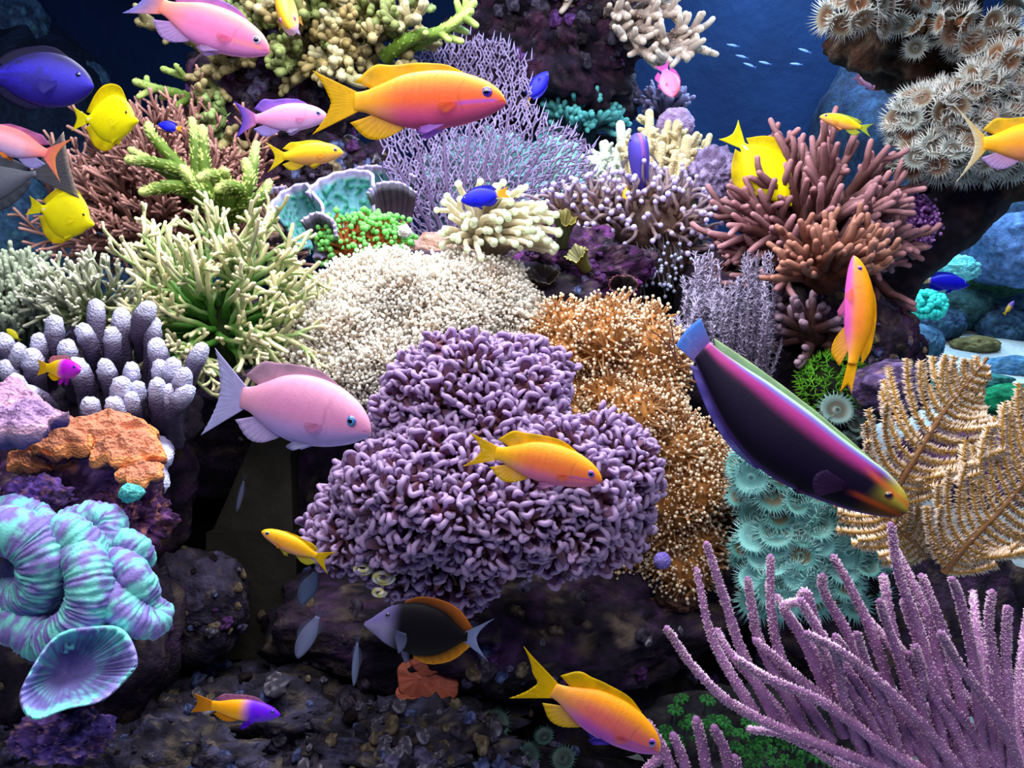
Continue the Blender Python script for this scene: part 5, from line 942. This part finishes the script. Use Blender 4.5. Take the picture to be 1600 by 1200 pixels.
anthias('bright pink anthias with orange stripes at the top left', (421, 80), (205, -12), .6, 'f08a84', 'f074b0', 'e888cc', 'f88c70', 'e8a0c8', pelv='c8a0e0', fork=.4, th=.15, streak='f8a850', iris='1c2060', ring='e8e0f8', tailc='f89878', tipc='8a90e8', dors='b070d0', anal='c0a0e0', dh=1.1, bz=-.01)
anthias('lilac pink anthias with violet fins left of the big orange one', (512, 182), (366, 187), .72, 'e890cc', 'ec98cc', 'd8a8e0', 'e88cc0', 'c090e0', pelv='d0c0f0', tailc='e48cc4', tipc='5a48e0', dors='8a60e0', anal='b0a0f0', iris='3c54c0', ring='c0b0f0', fork=.4, th=.2, dh=1.3)
anthias('small yellow anthias under the lilac pink one', (536, 238), (416, 246), .78, 'fcd000', 'fcc400', 'f0b060', 'fcd800', 'f4dc00', pelv='f4dc20', anal='f4dc20', iris='7040c0', ring='d8a030', fork=.5, th=.2, dh=.8)
anthias('rosy anthias leaving at the left edge, forked tail to the right', (-40, 205), (105, 250), .66, 'f07074', 'e8a8bc', 'c8a8d8', 'f87c70', 'f88450', pelv='f89838', tailc='f07c84', tipc='fca060', dors='c070b0', anal='a8a0e0', fork=.55, th=.24, up=(.25, 1, 0), dh=.8)
anthias('orange and violet anthias hanging nearly vertical at the right', (1336, 400), (1322, 614), .82, 'ffa800', 'fc8c3c', 'd858b8', 'fcb400', 'fcc000', pelv='e070b0', up=(.9, 0, .45), bz=.05, bend=.1, fork=.3, th=.04, D2=.84, dh=.35, eye=.018, pr=[(a, b*.7, c*.7, d*1.2) for a, b, c, d in ANTH])
anthias('yellow anthias swimming left below the purple hammer coral', (409, 830), (520, 880), .72, 'fcb800', 'f8a828', 'e89470', 'fcbc00', 'f4cc00', pelv='d0c848', anal='d8d030', iris='283060', ring='90a0a8', fork=.5, th=.17, dh=.5, up=(.3, 1, 0.2), pr=[(a, b*.82, c*.82, d) for a, b, c, d in ANTH])
anthias('tiny yellow anthias swimming left above the brown staghorn', (1281, 182), (1364, 204), 1.02, 'fcc400', 'f8b820', 'e8a060', 'f0d000', 'b8d040', fork=.5, th=.13, dh=.5, pr=[(a, b*.85, c*.85, d) for a, b, c, d in ANTH])
anthias('yellow tailed anthias cut by the right edge', (1700, 222), (1490, 225), .6, 'f8b400', 'f8a020', 'e89060', 'fcb800', 'f0c820', tailc='f0c428', tipc='f0e8d0', fork=.72, th=.3, pelv='d0a0e0', anal='d0b0e8')
anthias('tiny pink anthias facing down in the distance', (1053, 151), (1034, 98), 1.3, 'f0607c', 'f070a0', 'e890c0', 'e060b0', 'd050b0', pelv='e060c0', up=(.8, .2, .3), fork=.4, th=.16, D2=1.34, eye=.03, dh=.5, pr=[(a, b*1.35, c*1.35, d*1.3) for a, b, c, d in ANTH])
anthias('small yellow and pink anthias facing the viewer at the top', (452, 42), (444, -16), .88, 'f8b828', 'f0c060', 'ecb0d4', 'fcc000', 'f8c400', up=(-.2, .9, .4), D2=1.0, fork=.4, th=.17, pelv='d8b8e8', eye=.022)
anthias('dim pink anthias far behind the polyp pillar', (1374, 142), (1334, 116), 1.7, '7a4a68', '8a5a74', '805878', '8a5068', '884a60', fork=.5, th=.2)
yellow_tang('bright yellow tang swimming right beneath the violet tang', (216, 184), (124, 190), .78, D2=.82, bend=-.15)
yellow_tang('yellow tang at the left beside the bird nest coral', (148, 346), (46, 322), .74, D2=.75, bend=-.1, hs=.4, fat=1.35)
yellow_tang('yellow tang swimming away behind the brown staghorn', (1240, 318), (1136, 200), 1.12, D2=1.1, up=(.65, .8, 0), hs=.7, fat=.95)
blue_fish('small royal blue damselfish with yellow tail before the sea fan', (720, 314), (797, 300), .98, up=(-.1, 1, .1))
blue_fish('tiny blue damselfish above the green branches', (247, 194), (286, 202), 1.02, prof=DAMS)
blue_fish('royal blue fish peeking out right of the sea fan', (856, 112), (816, 166), 1.33, up=(.8, .7, 0))
blue_fish('deep blue fish beside the black rock arch', (1514, 446), (1430, 436), 1.5, tailcol='b8a878', low='080cb0', mid='0808c8', top='0606a0', prof=[(a, b*.85, c*.75, d) for a, b, c, d in DAMS])
# violet tang at the left edge
f = Fish('violet_tang', 'dark violet blue tang cut by the left edge', 'fish', (146, 132), (-60, 115), .66, prof=[(0, .0, -.03, .01), (.03, .06, -.08, .03), (.1, .13, -.14, .045), (.22, .195, -.19, .058), (.38, .215, -.2, .06), (.55, .17, -.15, .05), (.68, .095, -.08, .03), (.76, .055, -.05, .018)])
f.body(lambda u, v, p: mix(mix(C('1c1078'), C('2418b8'), sstep(-.8, .1, v)), C('14104c'), np.clip(sstep(.2, .95, v)+.5*(np.sin(p[:, 2]*130) > .6)*sstep(.2, .4, u), 0, 1)))
f.tail(.18, .4, C('3a34b8'), C('8a84d0')); f.dorsal(.2, .7, [.01, .04, .045, .045, .05, .05, .02], C('140c50'), C('100a38'), lean=.05, rays=24); f.dorsal(.35, .7, [.01, .04, .045, .04, .01], C('140c50'), C('100a38'), lean=.05, sign=-1, name='anal_fin'); f.pectoral(.24, -.03, .14, .06, C('2c24a0'), C('3c34b0')); f.eye(.1, .05, .02, C('08081c'), C('1c1880'))
# grey fish behind the rosy anthias
f = Fish('grey_surgeonfish', 'grey fish with rounded pale edged tail behind the rosy anthias', 'fish', (-150, 320), (112, 258), .74, prof=[(a, b*.5, c*.5, d*.7) for a, b, c, d in TANG], up=(.2, 1, 0)); g = C('565a68')
f.body(lambda u, v, p: mix(g, g*.6, sstep(-.2, .8, v))); f.tail(.2, .06, g, C('686870'), edge=C('a89488')); f.dorsal(.2, .72, [.02, .05, .06, .06, .05, .01], g, g*.7); f.dorsal(.35, .72, [.02, .05, .05, .01], g, g*.7, sign=-1, name='anal_fin'); f.pectoral(.24, 0, .14, .05, g, g); f.eye(.14, .03, .018, C('20202c'), g)
# violet fish seen end on
f = Fish('violet_damselfish', 'slender violet blue fish seen end on before the chunky coral', 'fish', (996, 208), (1003, 330), 1.16, D2=1.2, up=(.12, .1, .98), prof=[(0, .03, -.03, .04), (.03, .08, -.08, .085), (.12, .15, -.14, .125), (.3, .18, -.17, .13), (.55, .13, -.13, .1), (.75, .06, -.06, .06), (.84, .03, -.03, .035)], bend=-.06)
f.body(lambda u, v, p: mix(mix(C('3c38a8'), C('4c40b0'), sstep(-.5, .5, v)), C('a05ca8'), np.exp(-((p[:, 1]+.01)/.018)**2)*(1-sstep(.4, .6, u)))); f.tail(.05, .2, C('3438c8'), C('2c30d0')); f.dorsal(.25, .75, [.01, .05, .06, .05, .02], C('4838a8'), C('3830a0')); f.pectoral(.25, .0, .2, .05, C('2c2850'), C('3c3870'), out=.12, droop=0.1); f.eye(.07, .03, .03, C('101030'), C('4840a0'))
# dark wrasse
f = Fish('wrasse', 'long dark purple wrasse with green back and yellow face', 'fish', (1416, 800), (1072, 512), .5, D2=.55, up=(.75, 1, .1), prof=WRAS, bz=-.085, bend=0.06)
def wr(u, v, p):
    c = mix(C('0c0818'), C('120a22'), sstep(-.9, -.2, v)); c = mix(c, C('a02c7c'), sstep(.3, .72, v)*sstep(.1, .25, u)*.85); c = mix(c, C('6a5cb0'), sstep(.72, .88, v)); c = mix(c, C('a8c8a0'), sstep(.86, .98, v)); hd = 1-sstep(.06, .17, u); c = mix(c, C('b8a83c'), hd*sstep(-.6, .5, v)); c = mix(c, C('6c4418'), hd*(1-sstep(-.4, .3, v))*.8)
    st = np.exp(-((p[:, 2]-.035-.25*(-p[:, 0]-.06))/.01)**2)*(1-sstep(.14, .22, -p[:, 0])); c = mix(c, C('e0602c'), st*.6); st = np.exp(-((p[:, 2]+.02+.05*(-p[:, 0]))/.008)**2)*(1-sstep(.14, .2, -p[:, 0])); c = mix(c, C('c85020'), st*.6)
    c = mix(c, C('a03c7c'), sstep(.75, .95, u)*sstep(.1, .6, v)*.6); return mix(c, C('5c3c90'), (1-sstep(-1., -.85, v))*.7)
f.body(wr, 80, 60, sq=.85, mat=M_FISHD); f.tail(.07, -.12, C('7a3480'), C('3c8cf0'), end=.99); f.dorsal(.2, .86, [.006, .014, .016, .016, .016, .018, .012], C('6a9c90'), C('b8d8a0'), lean=.03, rays=30); f.dorsal(.45, .86, [.008, .02, .022, .022, .015], C('4a3c90'), C('6a5cc0'), lean=.03, sign=-1, name='anal_fin', rays=20); f.pectoral(.2, -.02, .12, .05, C('3c2048'), C('4a2c60')); f.pelvic(.24, .08, C('3c2048'), C('4a2c60'), drop=.02); f.eye(.085, .022, .016, C('301808'), C('a85020'))
# dark surgeonfish under the hammer coral
f = Fish('surgeonfish', 'dark surgeonfish with orange edged fins under the purple coral', 'fish', (570, 972), (768, 1000), .73, prof=[(0, .0, -.03, .01), (.04, .03, -.055, .025), (.1, .085, -.09, .04), (.18, .15, -.14, .055), (.3, .195, -.185, .065), (.45, .205, -.2, .066), (.6, .165, -.165, .052), (.7, .09, -.1, .034), (.77, .04, -.045, .02), (.81, .035, -.04, .014)])
f.body(lambda u, v, p: mix(mix(C('8078a0'), C('5c5484'), sstep(-.2, .6, v)), C('0c0a10'), sstep(.18, .36, u)), mat=M_FISHD); f.tail(.17, .62, C('8894c0'), C('a0b0e0'))
f.dorsal(.28, .78, [.02, .05, .06, .065, .07, .08, .03], C('0c0a10'), C('c06a18'), lean=.05, rays=26); f.dorsal(.4, .78, [.02, .06, .07, .075, .03], C('0c0a10'), C('f0a018'), lean=.05, sign=-1, name='anal_fin', rays=18, edge=C('ffb828')); f.pectoral(.25, -.03, .12, .08, C('7078a8'), C('8890c0'), droop=-.5); f.pelvic(.3, .08, C('5c5c88'), C('7078a0'), drop=.08); f.eye(.175, .09, .02, C('04040c'), C('3c3860'))
gramma('purple headed dottyback with yellow tail before the finger coral', (126, 578), (58, 574), .72, front='c418d8', rear='f4c800', split=.5, D2=.76)
gramma('dottyback with violet front and orange tail near the tank bottom', (438, 1117), (300, 1098), .7, front='6a10e8', rear='fca800', split=.5)
gramma('tiny blurred yellow and violet fish over the far sand', (1585, 470), (1568, 492), 1.7, front='7a58b0', rear='d8b030', split=.5, up=(.5, 1, 0))
slim_fish('tiny yellow fish peeking out at the left beside the finger coral', (10, 514), (34, 534), .9, 'd8d020', prof=DAMS, name='yellow_damselfish', up=(.5, 1, 0))
slim_fish('yellow fin tip of a fish hidden in the brown torch coral', (977, 318), (979, 286), 1.16, 'f0b818', name='yellow_damselfish', prof=DAMS, up=(1, .2, 0))
GD = 'dim silvery fish in the shaded hollow'
slim_fish('dim silvery fish hanging before the grey pedestal', (370, 800), (384, 738), 1.0, '6c7094', up=(1, .2, .4), group=GD)
slim_fish('shadowy grey blue fish below the swimming yellow anthias', (470, 945), (500, 880), .86, '4c5c80', up=(-.9, .3, .3), group=GD, prof=[(a, b*1.3, c*1.3, d) for a, b, c, d in ANTH])
slim_fish('pale dim fish diving head down above the rubble', (464, 1028), (506, 945), .8, '6a7094', up=(-.9, .3, .3), group=GD, prof=ANTH)
slim_fish('thin pale dim fish upright left of the dark surgeonfish', (553, 1072), (560, 985), .8, '6a7498', up=(1, .1, .5), group=GD)
for lb, x, y in [('topmost pale blue speck fish of the far school', 1146, 70), ('pale blue speck fish second from the top of the school', 1160, 88), ('pale blue speck fish lowest of the far school', 1172, 103), ('pale blue speck fish at the right of the far school', 1196, 98), ('pale blue speck fish nearest the polyp pillar', 1245, 98), ('pale blue speck fish beside the polyp pillar, higher one', 1258, 80)]:
    slim_fish(lb, (x-11, y-2+rng.normal(0, 2)), (x+11, y+3), 2.2, '6a8ad8', group='far school of small fish', name='small_fish')
for o in BASES:
    if '_b' in o: del o['_b']
